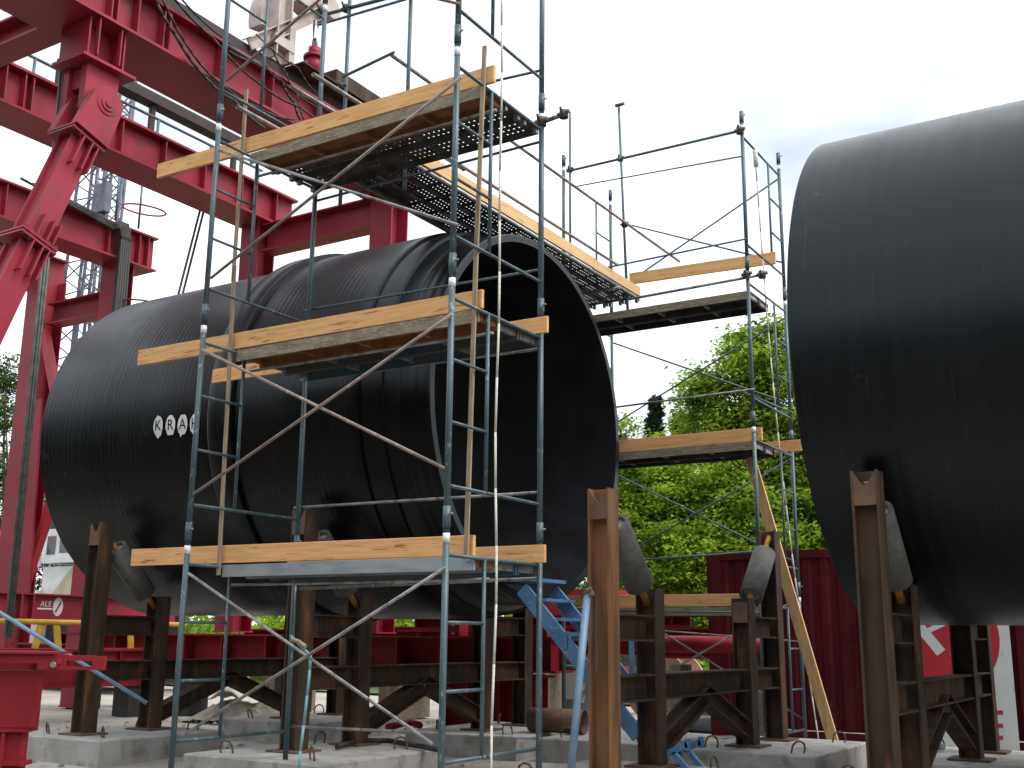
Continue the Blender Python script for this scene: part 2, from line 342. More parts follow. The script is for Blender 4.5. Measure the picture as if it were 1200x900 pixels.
# stencilled letters painted on the near side
def onpipe(X, s, rr):        # s = arc length up from angle a0 on the near (-Y) side
    a = math.pi-s/rr; return Vector((X, PYC+rr*math.cos(a), PZC+rr*math.sin(a)))
q = random.Random(9)
for k, ch in enumerate('KRAH'):
    pc = hit(186.5+14.3*k, 499.5-.9*k, 1, PYC-RL-.0)
    Xc = pc.x; sc = math.asin((pc.z-PZC)/RL)*RL
    mb = MB(); n = 22; ring = []
    for i in range(n):
        a = 2*math.pi*i/n; w = .088*(1+q.uniform(-.06, .06)); h = .135*(1+q.uniform(-.07, .07))
        if q.random() < .14 and math.sin(a) < -.3: h *= 1.28      # a drip
        ring.append(onpipe(Xc+w*math.cos(a), sc+h*math.sin(a), RL+.0235))
    mb.add([onpipe(Xc, sc, RL+.0235)]+ring, [(0, 1+i, 1+(i+1) % n) for i in range(n)], True)
    pp = mb.build('white_paint_patch', 'white', p1)
    me = text_mesh(ch, .20); l = MB()
    l.add([onpipe(Xc+v.co.x*.95, sc+v.co.y, RL+.027) for v in me.vertices], [tuple(pl.vertices) for pl in me.polygons])
    l.build('letter', 'pipe', pp)
p2 = thing('plastic_pipe', (9, PYC, PZC-2.62), 'huge smooth black plastic pipe on the right, cut by the picture edge', 'pipe')
R2 = 2.62
o = lathe([(5.36, R2-.12), (5.35, R2-.11), (5.35, R2-.012), (5.362, R2)]+ribbed(5.37, 13.4, R2, .16, .0022, 5)+[(13.4, R2), (13.4, R2-.12)]).build('barrel', 'pipe2', p2); sharp(o)
lathe([(5.351, R2-.115), (9, R2-.12), (13.4, R2-.12)]).build('bore', 'pipein', p2)

# ================================================================== ROLLER STANDS AND SLABS
YT0, YS0, YS1, YT1 = 2.17, 3.22, 5.97, 7.05
ZS = .27
def post(y, z1, X, parent, name, outer, tall, m):
    pst = MB().ibeam((X, y, ZS+.022), (X, y, z1), .225, .22, .018, .014, (1, 0, 0)).build(name, m, parent)
    MB().box(X-.22, X+.22, y-.21, y+.21, ZS-.004, ZS+.020).build('base_plate', 'plate', pst)
    yo = y+outer*.10
    if tall:      # cap plate with a V notch carrying the shaft
        w = .0925; z0 = z1-.30
        prof = [(-w, z0), (w, z0), (w, z1-.012), (.045, z1-.09), (0, z1-.135), (-.045, z1-.09), (-w, z1-.012)]
        mb = MB(); n = len(prof)
        mb.add([(X+a, yo-.012, b) for a, b in prof]+[(X+a, yo+.012, b) for a, b in prof],
               [tuple(range(n))]+[tuple(range(2*n-1, n-1, -1))]+[(i, (i+1) % n, n+(i+1) % n, n+i) for i in range(n)])
        mb.build('cap_plate', 'plate', pst)
    else:
        MB().box(X-.0925, X+.0925, yo-.012, yo+.012, z1-.30, z1-.05).build('cap_plate', 'plate', pst)
    return pst
def stand(X, label, seed, orange_front=False):
    q = random.Random(seed)
    t = thing('roller_stand', (X, PYC, ZS), label, 'roller stand', 'roller stands under the pipes')
    zt, zsh = 2.95, 2.03
    m1 = 'rust_orange' if orange_front else 'rust'
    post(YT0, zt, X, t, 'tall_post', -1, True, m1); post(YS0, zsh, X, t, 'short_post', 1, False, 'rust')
    post(YS1, zsh, X, t, 'short_post', -1, False, 'rust'); post(YT1, zt, X, t, 'tall_post', 1, True, 'rust')
    h = .26
    for a, b2, zc, nm in ((YT0+.112, YS0-.112, 1.63, 'short_beam'), (YS1+.112, YT1-.112, 1.68, 'short_beam'), (YT0+.112, YS0-.112, 1.05, 'cross_beam'),
                          (YS0+.112, YS1-.112, 1.05, 'cross_beam'), (YS1+.112, YT1-.112, 1.05, 'cross_beam')):
        MB().ibeam((X, a, zc), (X, b2, zc), h, .20, .018, .014).build(nm, 'rust', t)
    ym = (YS0+YS1)/2
    for s, ys in ((-1, YS0), (1, YS1)):
        MB().ibeam((X, ym-.02*-s, .915), (X, ys-s*.125, ZS+.20), .20, .18, .016, .012, (0, s, 1)).build('brace', 'rust', t)
    for s in (-1, 1):
        a = Vector((X, PYC+s*2.215, 2.64)); b2 = Vector((X, PYC+s*1.645, 2.06)); ax = (a-b2).normalized()
        rl = MB().hollow(a, b2, .150, .112, 28).build('roller', 'roller', t)
        for p, sg in ((a, -1), (b2, 1)):
            MB().tube(p+ax*sg*.05, p+ax*sg*.065, .111, 24).build('end_plate', 'rollend', rl)
        MB().tube(a+ax*.33, b2-ax*.26, .036, 12).build('shaft', 'orange', rl)
    return t
stand(-4.05, 'rusty roller stand under the far left end of the lettered pipe', 1)
stand(-.48, 'rusty roller stand under the middle of the lettered pipe behind the near scaffold', 2)
stand(3.38, 'rusty roller stand standing free in the gap between the two pipes, orange front post', 3, True)
stand(5.93, 'rusty roller stand carrying the pipe on the right', 4)
loopmesh = None
def loop(parent, x, y, rot):
    global loopmesh
    if loopmesh is None:
        pts = [(-.07, 0, -.02), (-.075, 0, .06), (-.05, 0, .115), (0, 0, .135), (.05, 0, .115), (.075, 0, .06), (.07, 0, -.02)]
        mb = MB().path([Vector(p) for p in pts], .011, 6); o = mb.build('lifting_loop', 'plate', None)
        for v in o.data.vertices: v.co += ORG[o.name]
        loopmesh = o.data; bpy.data.objects.remove(o)
    o = bpy.data.objects.new('lifting_loop', loopmesh); link(o, Vector((x, y, ZS)), parent); o.rotation_euler = (q.uniform(-.3, .3), q.uniform(-.3, .3), rot)
q = random.Random(21)
def slab(x0, x1, y0, y1, label, z1=ZS):
    mb = MB(); c = .035
    # rough-edged block: two chamfered rings
    def ringz(z, ins, k):
        pts = []
        for (ax, ay), (bx, by) in (((x0, y0), (x1, y0)), ((x1, y0), (x1, y1)), ((x1, y1), (x0, y1)), ((x0, y1), (x0, y0))):
            for i in range(8):
                f = i/8; X = ax+(bx-ax)*f; Y = ay+(by-ay)*f
                X += (ins if X < x0+.01 else -ins if X > x1-.01 else 0)+q.uniform(-k, k); Y += (ins if Y < y0+.01 else -ins if Y > y1-.01 else 0)+q.uniform(-k, k)
                pts.append((X, Y, z+q.uniform(-k, k)*.4))
        return pts
    rings = [ringz(-.06, 0, .004), ringz(z1*.45, 0, .008), ringz(z1-.02, 0, .007), ringz(z1-.004, .014, .006)]
    n = 32; vs = sum(rings, []); fs = []
    for k in range(3):
        for i in range(n): fs.append((k*n+i, k*n+(i+1) % n, (k+1)*n+(i+1) % n, (k+1)*n+i))
    fs.append(tuple(range(3*n, 4*n))); mb.add(vs, fs)
    t = thing('concrete_slab', ((x0+x1)/2, (y0+y1)/2, 0), label, 'concrete slab', 'concrete footing slabs')
    mb.build('block', 'concrete', t)
    for fx in (.18, .82):
        for fy in (.14, .86): loop(t, x0+(x1-x0)*fx, y0+(y1-y0)*fy, q.uniform(0, 3))
    return t
slab(-4.82, -3.17, 1.72, 3.75, 'grey concrete slab under the near feet of the leftmost roller stand')
slab(-4.82, -3.17, 5.3, 7.5, 'grey concrete slab under the far feet of the leftmost roller stand')
slab(-1.30, .62, 1.34, 3.42, 'grey concrete slab under the orange-brown post at the near scaffold foot')
slab(-1.30, .50, 5.3, 7.5, 'grey concrete slab under the far feet of the stand behind the near scaffold')
slab(2.50, 4.35, 1.35, 3.60, 'grey concrete slab under the near feet of the free roller stand')
slab(2.78, 4.42, 5.22, 7.54, 'pale concrete slab under the far feet of the free stand, before the red container')
slab(5.0, 6.75, 1.35, 3.60, 'concrete slab under the near feet of the rightmost roller stand')
slab(5.0, 6.9, 5.22, 7.54, 'concrete slab under the far feet of the rightmost roller stand')
slab(.75, 2.35, 5.4, 7.4, 'concrete slab carrying the short rusty tube, between two stands')

# ================================================================== SCAFFOLD TOWERS
RLEG = .028
def frame_set(t, X, Y0, Y1, zb, topbar, lab, H, k, last, ladder_far=False, bottom=None):
    q = random.Random(int(X*97+k*13+Y0*7))
    z0 = zb+k*H; zlo = z0-.33 if k else (bottom if bottom is not None else z0-.27)
    ztop = z0+lab+.10
    if k: zlo = z0+lab-H+.03
    W = Y1-Y0
    yl = Y0+.58 if not ladder_far else Y1-.55
    ya, yb = (Y0, yl) if not ladder_far else (yl, Y1)
    fr = MB().tube((X, Y0+RLEG, z0), (X, Y1-RLEG, z0), .017, 8).build('end_frame', 'blue', t)
    T((X, Y0+RLEG, z0+topbar), (X, Y1-RLEG, z0+topbar), .017, 'top_bar', 'blue', fr, 8)
    for y in (Y0, Y1):
        T((X, y, zlo), (X, y, ztop), RLEG, 'leg', 'blue', fr, 12)
        MB().tube((X, y, z0+lab+.09), (X, y, z0+lab+.27), .0335, 12).build('coupling', 'blue', fr)
        MB().tube((X, y, z0+lab+.20), (X+.065, y-.01, z0+lab+.205), .009, 6).build('pin', 'galv', fr)
        MB().tube((X, y, z0+lab-.035), (X, y, z0+lab+.045), RLEG+.0022, 12).build('sticker', 'sticker', fr)
    T((X, yl, z0), (X, yl, z0+topbar), .0185, 'ladder_post', 'blue', fr, 8)
    for i in (1, 2):
        zz = z0+topbar*i/3
        T((X, ya, zz), (X, yb, zz), .0150, 'rung', 'blue', fr, 8)
def brace(t, a, b2, r=.0145, m='brace', name='cross_brace'): 
    a, b2 = Vector(a), Vector(b2)
    d = (b2-a).normalized()
    br = T(a, b2, r, name, m, t, 8)
    return br
NX0, NX1, NY0, NY1 = 0.0, 3.042, 0.0, 1.524
ZB, HT, TB, LB = .55, 2.2017, 1.631, 1.7615
st = thing('scaffold_tower', (1.5, .76, 0), 'tall blue tube scaffold tower in front of the lettered pipe', 'scaffold', 'scaffold towers')
for X in (NX0, NX1):
    for k in range(5): frame_set(st, X, NY0, NY1, ZB, TB, LB, HT, k, False, bottom=.24 if X == NX0 else 0.0)
# front cross braces
def front(x0, y0, x1, y1, Yp=-.03, m='brace', r=.0155): brace(st, hit(x0, y0, 1, Yp), hit(x1, y1, 1, Yp), r, m)
front(221, 672, 507, 872, m='galv'); front(214, 862, 522, 665, -.045, m='galv')
front(237, 410, 521, 549); front(227, 579, 530, 368, -.045)
front(256, 176, 537, 264, m='galv'); front(247, 326, 541, 90, -.045)
front(265, 95, 545, -150)
front(270, -60, 540, 5, -.045)
# horizontal rails along the back legs
for (x0, y0, x1, y1, mm) in ((336, 851, 632, 865, 'galv'), (345, 595, 633, 577, 'galv'), (352, 690, 631, 678, 'galv'), (356, 364, 634, 316, 'blue'),
                             (352, 446, 633, 409, 'galv'), (372, 235, 634, 166, 'blue'), (374, 142, 636, 82, 'blue')):
    brace(st, hit(x0, y0, 1, NY1+.035), hit(x1, y1, 1, NY1+.035), .0155, mm, 'ledger')
for z in (2.1, 4.3, 6.5): 
    T((NX0-.03, .62, z-.09), (NX1+.03, .62, z-.09), .015, 'ledger', 'galv', st, 8)
# upper guard rails and posts
for (x, yb) in ((404, 125), (478, 104)):
    a = hit(x, yb, 1, 1.9); T((a.x, 1.9, 6.5), (a.x, 1.9, 9.6), .0245, 'guard_post', 'blue', st, 10)
MB().tube(hit(385, 16, 1, 1.9), hit(520, -20, 1, 1.9), .024, 10).build('guard_rail', 'blue', st)
MB().tube(hit(374, 29, 1, 1.86), hit(520, -14, 1, 1.86), .016, 8).build('guard_rail', 'blue', st)
def ytube(x0, y0, y1w, Xp, name, m, r=.024, ext=0):
    a = hit(x0, y0, 0, Xp); b2 = Vector((Xp, y1w, a.z)); return MB().hollow(a-Vector((0, ext, 0)), b2, r, r*.78, 12).build(name, m, st)
ytube(278, 125, 2.6, .10, 'guard_rail', 'galv'); ytube(341, 101, 3.4, .42, 'guard_rail', 'galv'); ytube(367, 87, 3.6, .66, 'guard_rail', 'galv')
# clamps on the near tower
def clamp(t, p, s=.055):
    p = Vector(p); q = random.Random(int(p.x*100+p.z*37))
    mb = MB().tube(p-Vector((0, 0, s*.8)), p+Vector((0, 0, s*.8)), s*.95, 8)
    mb.tube(p+Vector((-s*1.2, -s*.3, 0)), p+Vector((s*1.5, -s*.5, .01)), s*.42, 6).tube(p+Vector((0, -s*.8, -.02)), p+Vector((.02, -s*2.2, .03)), s*.28, 6)
    return mb.build('clamp', 'clamp', t)
cl = hit(634, 143, 1, NY1); clamp(st, (NX1, NY1, cl.z))
MB().tube((NX1-.02, NY1+.01, cl.z), (NX1+.26, NY1+.02, cl.z+.03), .024, 10).build('tube_end', 'galv', st)
clamp(st, (NX1+.25, NY1+.02, cl.z+.03), .05)
for (x, y, Yp) in ((406, 10, 1.9), (377, 12, 1.9), (402, 102, 1.9)): clamp(st, hit(x, y, 1, Yp), .05)

FX0, FX1, FY0, FY1 = .062, 3.123, 7.35, 9.05
FH, FL = 2.305, 6.715
fz = FL-2*FH-1.84       # bottom bar of the lowest far frame
ft = thing('scaffold_tower', (1.6, 8.2, 0), 'blue scaffold tower on the far side of the pipes with trees behind', 'scaffold', 'scaffold towers')
for X in (FX0, FX1):
    for k in range(4): frame_set(ft, X, FY0, FY1, fz, 1.71, 1.84, FH, k, k == 3, ladder_far=True, bottom=0.0)
def farb(x0, y0, x1, y1, Yp=FY1+.03, r=.0145, m='blue', name='cross_brace'): brace(ft, hit(x0, y0, 1, Yp), hit(x1, y1, 1, Yp), r, m, name)
farb(736, 263, 918, 308); farb(700, 356, 913, 209)
farb(719, 402, 928, 474); farb(715, 500, 924, 370)
farb(722, 556, 934, 660); farb(722, 655, 931, 536)
farb(745, 722, 940, 842); farb(730, 817, 938, 700, m='galv')
farb(664, 201, 872, 152, FY0-.04, .022, 'blue', 'guard_rail'); farb(672, 219, 870, 183, FY0-.03, .012, 'blue', 'guard_rail')
farb(690, 318, 874, 280, FY0-.03, .015, 'blue', 'guard_rail'); farb(735, 351, 893, 322, FY0-.05, .022, 'galv', 'guard_rail')
farb(700, 480, 884, 456, FY0-.03, .0155, 'galv', 'ledger'); farb(700, 660, 890, 646, FY0-.03, .0155, 'blue', 'ledger')
farb(760, 738, 940, 752, FY1, .012, 'galv', 'ledger'); farb(720, 716, 890, 718, FY0-.03, .014, 'blue', 'ledger')
farb(860, 455, 929, 484, FY1-.8, .014, 'blue', 'ledger')
for (x, y) in ((867, 153), (875, 322), (893, 322)): clamp(ft, hit(x, y, 1, FY0-.05), .06)
def rod(p, z0, z1, name='guard_post', m='blue', r=.022, t=ft): return T((p[0], p[1], z0), (p[0], p[1], z1), r, name, m, t, 10)
YP = 8.0
a = hit(668, 131, 1, YP); rod((a.x, YP), 6.6, a.z); clamp(ft, (a.x, YP, hit(668, 199, 1, YP).z), .05)
a = hit(725, 123, 1, YP); b2 = hit(736, 374, 1, YP)
T(b2, a, .022, 'guard_post', 'blue', ft); clamp(ft, hit(727, 186, 1, YP), .05); clamp(ft, hit(732, 263, 1, YP), .055); clamp(ft, hit(734, 345, 1, YP), .06)
T((a.x-.06, YP, a.z), (a.x+.10, YP, a.z), .03, 'clamp', 'clamp', ft, 8)
# guard rails of the bridge deck (run across, from tower to tower)
XB0, XB1, ZBR = .03, .905, 6.985
a = hit(458, 66, 0, XB1); T(Vector((XB1, a.y, 8.13)), (XB1, 10.1, 8.13), .023, 'bridge_rail', 'brace', ft, 10)
T((XB1, 1.6, 7.315), (XB1, 7.6, 7.315), .023, 'bridge_rail', 'brace', ft, 10)
T(hit(402, 90, 1, a.y), (XB1+.05, a.y, 8.15), .018, 'bridge_rail', 'blue', ft, 10)

# ================================================================== DECK PLANKS AND TOE BOARDS
def perf_plank(name, p, L, along, label, group, m='perf', w=.235):
    """steel plank with punched round holes; p = corner (low), along 'x' or 'y'"""
    mb = MB(); nL = int(L/.062); nw = 4; cx, cw = L/nL, w/nw; r = .0100
    oc = [(math.cos(R(22.5+45*i)), math.sin(R(22.5+45*i))) for i in range(8)]
    def put(u, v, z): return (p[0]+u, p[1]+v, p[2]+z) if along == 'x' else (p[0]+v, p[1]+u, p[2]+z)
    for i in range(nL):
        for j in range(nw):
            u0, v0 = i*cx, j*cw; c = (u0+cx/2, v0+cw/2)
            if i % 6 == 5 or i < 2 or i > nL-3:
                mb.add([put(u0, v0, 0), put(u0+cx, v0, 0), put(u0+cx, v0+cw, 0), put(u0, v0+cw, 0)], [(0, 1, 2, 3)]); continue
            hole = [put(c[0]+r*a, c[1]+r*b, 0) for a, b in oc]
            sq = []
            for a, b in oc:
                s = max(abs(a), abs(b)); sq.append(put(c[0]+cx/2*(1 if abs(a) == s else abs(a)/s)*(1 if a > 0 else -1), c[1]+cw/2*(1 if abs(b) == s else abs(b)/s)*(1 if b > 0 else -1), 0))
            cn = [put(u0+cx, v0+cw, 0), put(u0, v0+cw, 0), put(u0, v0, 0), put(u0+cx, v0, 0)]
            fs = [(k, 8+k, 8+(k+1) % 8, (k+1) % 8) for k in range(8)]
            fs += [(8, 16, 9), (10, 17, 11), (12, 18, 13), (14, 19, 15)]
            mb.add(hole+sq+cn, fs)
    t = thing(name, p, label, 'deck plank', group)
    sh = mb.build('perforated_sheet', m, t)
    def rail(v0, v1, zlo, zhi, nm, mm):
        a, b = put(0, v0, zlo), put(L, v1, zhi); MB().box(min(a[0], b[0]), max(a[0], b[0]), min(a[1], b[1]), max(a[1], b[1]), a[2], b[2]).build(nm, mm, t)
    rail(0, .004, -.065, -.001, 'side_flange', m); rail(w-.004, w, -.065, -.001, 'side_flange', m)
    for u in (0.0, L-.03):
        for v in (.03, w-.07):
            a, b = put(u-.012, v, -.075), put(u+.042, v+.04, -.002)
            MB().box(min(a[0], b[0]), max(a[0], b[0]), min(a[1], b[1]), max(a[1], b[1]), a[2], b[2]).build('hook', 'galv', t)
    return t
def ply_plank(x0, x1, y0, y1, zt, label, group, side='ply', under='rustply', cross='rustply'):
    t = thing('deck_plank', ((x0+x1)/2, (y0+y1)/2, zt-.12), label, 'deck plank', group)
    MB().box(x0, x1, y0+.022, y1-.022, zt-.022, zt).build('plywood_sheet', under, t)
    MB().box(x0, x1, y0, y0+.02, zt-.115, zt+.003).build('side_rail', side, t); MB().box(x0, x1, y1-.02, y1, zt-.115, zt+.003).build('side_rail', under, t)
    n = 5
    for i in range(n):
        X = x0+.04+(x1-x0-.08)*i/(n-1); MB().box(X-.02, X+.02, y0+.022, y1-.022, zt-.085, zt-.024).build('cross_bar', cross, t)
    return t
def board(a, b2, w, h, label, group, m='timber', hint=(0, 0, 1), name='toe_board'):
    o = MB().bar(a, b2, w, h, hint).build(name, m)
    bv = o.modifiers.new('edge', 'BEVEL'); bv.width = .004; bv.segments = 1
    return tag(o, label, 'timber board', group)
DZ = (2.195, 4.40, 6.60)
lv = ('lowest', 'middle', 'top')
pre = ('lowest deck', 'middle deck', 'top deck')
for k, z in enumerate(DZ):
    x0, x1 = .02, 3.02
    ply_plank(x0, x1, .45, .80, z, f'front deck plank with a {"grey metal" if k == 0 else "weathered wooden"} edge on the {lv[k]} near scaffold level', 'near scaffold deck planks',
              side='alu' if k == 0 else 'ply', under='alu' if k == 0 else 'rustply', cross='rustply')
    for j, y in enumerate((.815, 1.17)):
        ps = ('middle', 'rear')[j]
        if k < 2:
            ply_plank(x0, x1, y, y+.335, z-.004, f'{ps} blue-grey deck plank on the {lv[k]} near scaffold level', 'near scaffold deck planks', side='bluedeck', under='bluedeck', cross='galv')
        else:
            perf_plank('deck_plank', (x0, y, z-.004), 3.0, 'x', f'{ps} perforated steel deck plank on the top near scaffold level', 'near scaffold deck planks', w=.33)
TOE = ((155, 656, 556, 642.5, 2.29), (163, 418, 566, 350, 4.505), (186, 195, 580, 91, 6.72))
for k, (xa, ya, xb, yb, zz) in enumerate(TOE):
    a = hit(xa, ya, 1, .475); b2 = hit(xb, yb, 1, .475); zc = DZ[k]+.003+.09
    dz = .03 if k == 2 else .01
    board((a.x, .475, zc+dz+.012), (b2.x, .475, zc+.004), .04, .175, f'long front pine toe board on the {lv[k]} near scaffold level, sticking out left', 'near scaffold toe boards')
board((-.05, 1.462, DZ[0]+.09), (3.14, 1.462, DZ[0]+.09), .038, .165, 'rear pine toe board on the lowest near scaffold level, end by the right leg', 'near scaffold toe boards')
board((-1.40, 1.462, DZ[1]+.095), (3.16, 1.462, DZ[1]+.09), .038, .165, 'rear pine toe board on the middle near scaffold level, showing under the deck at left', 'near scaffold toe boards')
# bridge deck over the pipe
for j in range(3):
    nm = ('left', 'middle', 'right')[j]
    perf_plank('bridge_plank', (XB0+j*.295, 1.40, ZBR), 7.0, 'y', f'{nm} perforated steel plank of the bridge deck over the pipe end', 'bridge deck planks', w=.285)
board((XB1+.03, 1.9, ZBR+.09), (XB1+.03, 6.75, ZBR+.09), .04, .175, 'pine toe board along the right edge of the bridge deck, nearer piece', 'bridge toe boards', 'timber_y')
board((XB1+.032, 6.70, ZBR+.075), (XB1+.032, 8.32, ZBR+.075), .04, .16, 'yellowish pine toe board at the far end of the bridge deck', 'bridge toe boards', 'timber_y')
for y, nm in ((1.62, 'near'), (7.45, 'far')):
    tag(T((XB0-.3, y, ZBR-.10), (XB1+.10, y, ZBR-.10), .024, 'bearer_tube', 'galv'), f'grey steel bearer tube under the {nm} end of the bridge deck', 'steel tube', 'bridge bearers')
for x, nm in ((XB0-.03, 'left'), (XB1+.03, 'right')):
    tag(T((x, 1.45, ZBR-.045), (x, 8.2, ZBR-.045), .024, 'bearer_tube', 'galv'), f'long steel tube running under the {nm} edge of the bridge deck', 'steel tube', 'bridge bearers')
# far tower decks
fd = (hit(870, 338, 1, 7.5).z, hit(870, 502, 1, 7.5).z+.08, hit(860, 700, 1, 7.5).z)
FD = (6.50, fz+FH+1.70, fz+1.70)
fl = ('top', 'middle', 'lowest')
for k, z in enumerate(FD):
    ply_plank(FX0+.02, FX1-.01, FY0+.10, FY0+.50, z, f'near deck plank of the {fl[k]} far scaffold level', 'far scaffold deck planks', side='ply', under='perf', cross='galv')
    ply_plank(FX0+.02, FX1-.01, FY0+.52, FY0+.90, z-.004, f'far deck plank of the {fl[k]} far scaffold level', 'far scaffold deck planks', side='perf', under='perf', cross='galv')
a = hit(738, 327, 1, FY0+1.05); b2 = hit(909, 302, 1, FY0+1.05)
board(a, b2, .04, .19, 'pine toe board at the top of the far scaffold against the white sky', 'far scaffold toe boards')
board((.3, FY0+.13, FD[1]+.10), (3.20, FY0+.13, FD[1]+.10), .04, .19, 'pine toe board on the middle far scaffold level in front of the trees', 'far scaffold toe boards')
board((2.6, FY0+1.25, FD[1]+.09), (3.42, FY0+1.25, FD[1]+.09), .04, .17, 'short end of a rear toe board on the middle far scaffold level', 'far scaffold toe boards')
board((.0, FY0+.13, FD[2]+.10), (3.0, FY0+.13, FD[2]+.10), .04, .17, 'pine toe board on the lowest far scaffold level behind the rollers', 'far scaffold toe boards')
# upright laths in front of the near toe boards
for (xa, ya, xb, yb, lab) in ((289, 105, 273, 330, 'thin upright lath at the left end of the top near scaffold deck'),
                              (275, 311, 256, 674, 'thin upright lath at the left end of the lower near scaffold decks'),
                              (568, 54, 558, 300, 'thin upright lath at the right end of the top near scaffold deck'),
                              (560, 240, 546, 657, 'thin upright lath at the right end of the lower near scaffold decks')):
    o = MB().bar(hit(xa, ya, 1, .42), hit(xb, yb, 1, .42), .042, .02, (0, 1, 0)).build('wooden_lath', 'lath'); tag(o, lab, 'wooden lath', 'upright laths')
# ropes
pts = [Vector((3.10+.01*math.sin(i*1.3), .66+.012*math.sin(i*.9), 9.8-i*.5)) for i in range(20)]+[Vector((3.1, .66, .05))]
tag(MB().path(pts, .0115, 7).build('hanging_rope', 'rope'), 'white rope hanging straight down the right frame of the near scaffold', 'rope', 'ropes')
a = hit(885, 183, 0, FX1+.03); b2 = hit(960, 872, 1, 9.2); pts = []
for i in range(25):
    f = i/24; p = a.lerp(b2, f); p.z -= .35*math.sin(math.pi*f)*.6; p.x -= .10*math.sin(math.pi*f); pts.append(p)
rp_ = MB().path(pts, .011, 6).tube(a+Vector((0, 0, .10)), a+Vector((0, .03, -.16)), .035, 6)
tag(rp_.build('hanging_rope', 'rope'), 'slack pale rope hanging from the top of the far scaffold past the container', 'rope', 'ropes')
# leaning things
a = hit(879, 536, 1, 8.0); b2 = hit(968, 872, 1, 8.0); b2.y = 8.35
o = MB().bar(b2, a, .045, .15, (1, 0, 0)).build('leaning_plank', 'palew'); tag(o, 'long pale plank leaning against the far scaffold', 'timber board')
a = hit(688, 697, 1, 1.75); b2 = hit(669, 905, 1, 1.55)
t = thing('leaning_tube', b2, 'pale blue steel tube leaning on the orange front post', 'steel tube')
MB().hollow(b2, a, .036, .028, 14).build('tube', 'paleblue', t); MB().tube(a-Vector((.05, 0, .03)), a+Vector((.06, 0, .02)), .03, 8).tube(a-Vector((.03, .03, 0)), a+Vector((.06, -.03, .06)), .018, 6).build('clamp', 'plate', t)
pts = [hit(*p, 1, .1) for p in ((341, 745), (352, 757), (364, 768), (363, 785), (360, 815), (356, 850), (352, 880), (350, 905))]
tag(MB().path(pts, .0125, 8).build('hanging_hose', 'teal'), 'thin teal hose hanging from the crossed braces of the near scaffold', 'hose')
MB().path([hit(*p, 1, .08) for p in ((342, 749), (350, 752), (358, 758))], .02, 6).build('tie_wire', 'lath', bpy.data.objects['hanging_hose'])

# ================================================================== RED LIFTING GANTRY
def girder(t, X, w, Y0, Y1, z0, z1, stiff, name='girder', m='red'):
    """plate girder along Y; X = +X face of the flange, w = flange width; stiffeners are child plates"""
    tf = .045; xc = X-w/2
    g = MB().box(X-w, X, Y0, Y1, z0, z0+tf).box(X-w, X, Y0, Y1, z1-tf, z1).box(X-.20, X-.175, Y0, Y1, z0+tf, z1-tf).box(X-w+.175, X-w+.20, Y0, Y1, z0+tf, z1-tf).build(name, m, t)
    for y in stiff:
        MB().box(X-.174, X-.03, y-.012, y+.012, z0+tf+.001, z1-tf-.001).build('stiffener', m, g)
    MB().box(X-w+.2, X-.2, Y1-.06, Y1-.03, z0+tf, z1-tf).build('end_plate', m, g)
    return g
GZ0, GZ1 = 9.98, 10.72
gt = thing('lifting_gantry', (-6, 1.5, 0), 'tall red steel lifting gantry straddling the lettered pipe', 'gantry', 'red gantries')
G1X = -4.0
girder(gt, G1X, 1.10, -2.2, 9.0, GZ0, GZ1, [-.6, .1, .75, .86, 1.52, 1.62, 1.98, 2.45, 2.56, 3.6, 4.75, 5.9, 7.0, 8.2])
girder(gt, -7.55, .85, -2.2, 9.2, GZ0, GZ1, [.4, 1.3, 2.25, 2.6, 2.75, 4.6, 5.6, 6.6, 7.6, 8.0, 8.6])
for y, zc in ((hit(30, 40, 0, -5.8).y, 10.25), (-.9, 10.25)):
    MB().ibeam((G1X-1.13, y, zc), (-7.52, y, zc), .42, .42, .03, .02).build('tie_beam', 'red', gt)
MB().ibeam((-4.72, 8.48, 9.60), (-7.68, 8.48, 9.60), .60, .40, .03, .02).build('tie_beam', 'red', gt)
def column(t, xc, yc, z0, z1, a=.52, name='column', m='red'):
    c = MB().ibeam((xc, yc, z0), (xc, yc, z1), a, a, .03, .025, (0, 1, 0)).build(name, m, t)
    MB().box(xc-a*.55, xc+a*.55, yc-a*.55, yc+a*.55, z0-.03, z0-.002).build('base_plate', m, c)
    MB().box(xc-.02, xc-.013+.0, yc-.2, yc+.2, z0+.6, z0+.64).build('stiffener', m, c)
    return c
column(gt, -4.45, 8.48, 1.60, 9.97); column(gt, -7.95, 8.48, 1.60, 9.97, .5)
column(gt, -7.95, 1.7, 9.1, 9.97, .5, 'stub_column')
# splayed near leg under the first girder: stub, knuckle, two bolted lengths of box leg
sc = column(gt, -4.42, 1.55, 9.36, 9.972, .62, 'stub_column')
for dy in (-.2, .17):
    MB().box(-4.108, -4.098+.06, 1.55+dy, 1.55+dy+.022, 9.40, 9.968).build('stiffener', 'red', sc)
MB().box(-4.72, -4.02, 1.13, 2.02, 9.30, 9.345).build('knuckle_plate', 'red', gt)
for xx in (-4.66, -4.28): MB().box(xx, xx+.12, 1.30, 1.84, 8.62, 9.298).build('lug', 'red', gt)
MB().box(-4.535, -4.285, 1.36, 1.78, 8.98, 9.297).build('lug_block', 'red', gt)
ptop = Vector((-4.30, 1.56, 8.72)); pbot = Vector((-4.30, -1.42, .05)); ld = (pbot-ptop).normalized(); lsd = Vector((0, -ld.z, ld.y))
if lsd.y < 0: lsd = -lsd
def legseg(f0, f1, w, d, name):
    a = ptop+ld*f0; b2 = ptop+ld*f1
    return MB().bar(a, b2, d, w, lsd).build(name, 'red', gt)
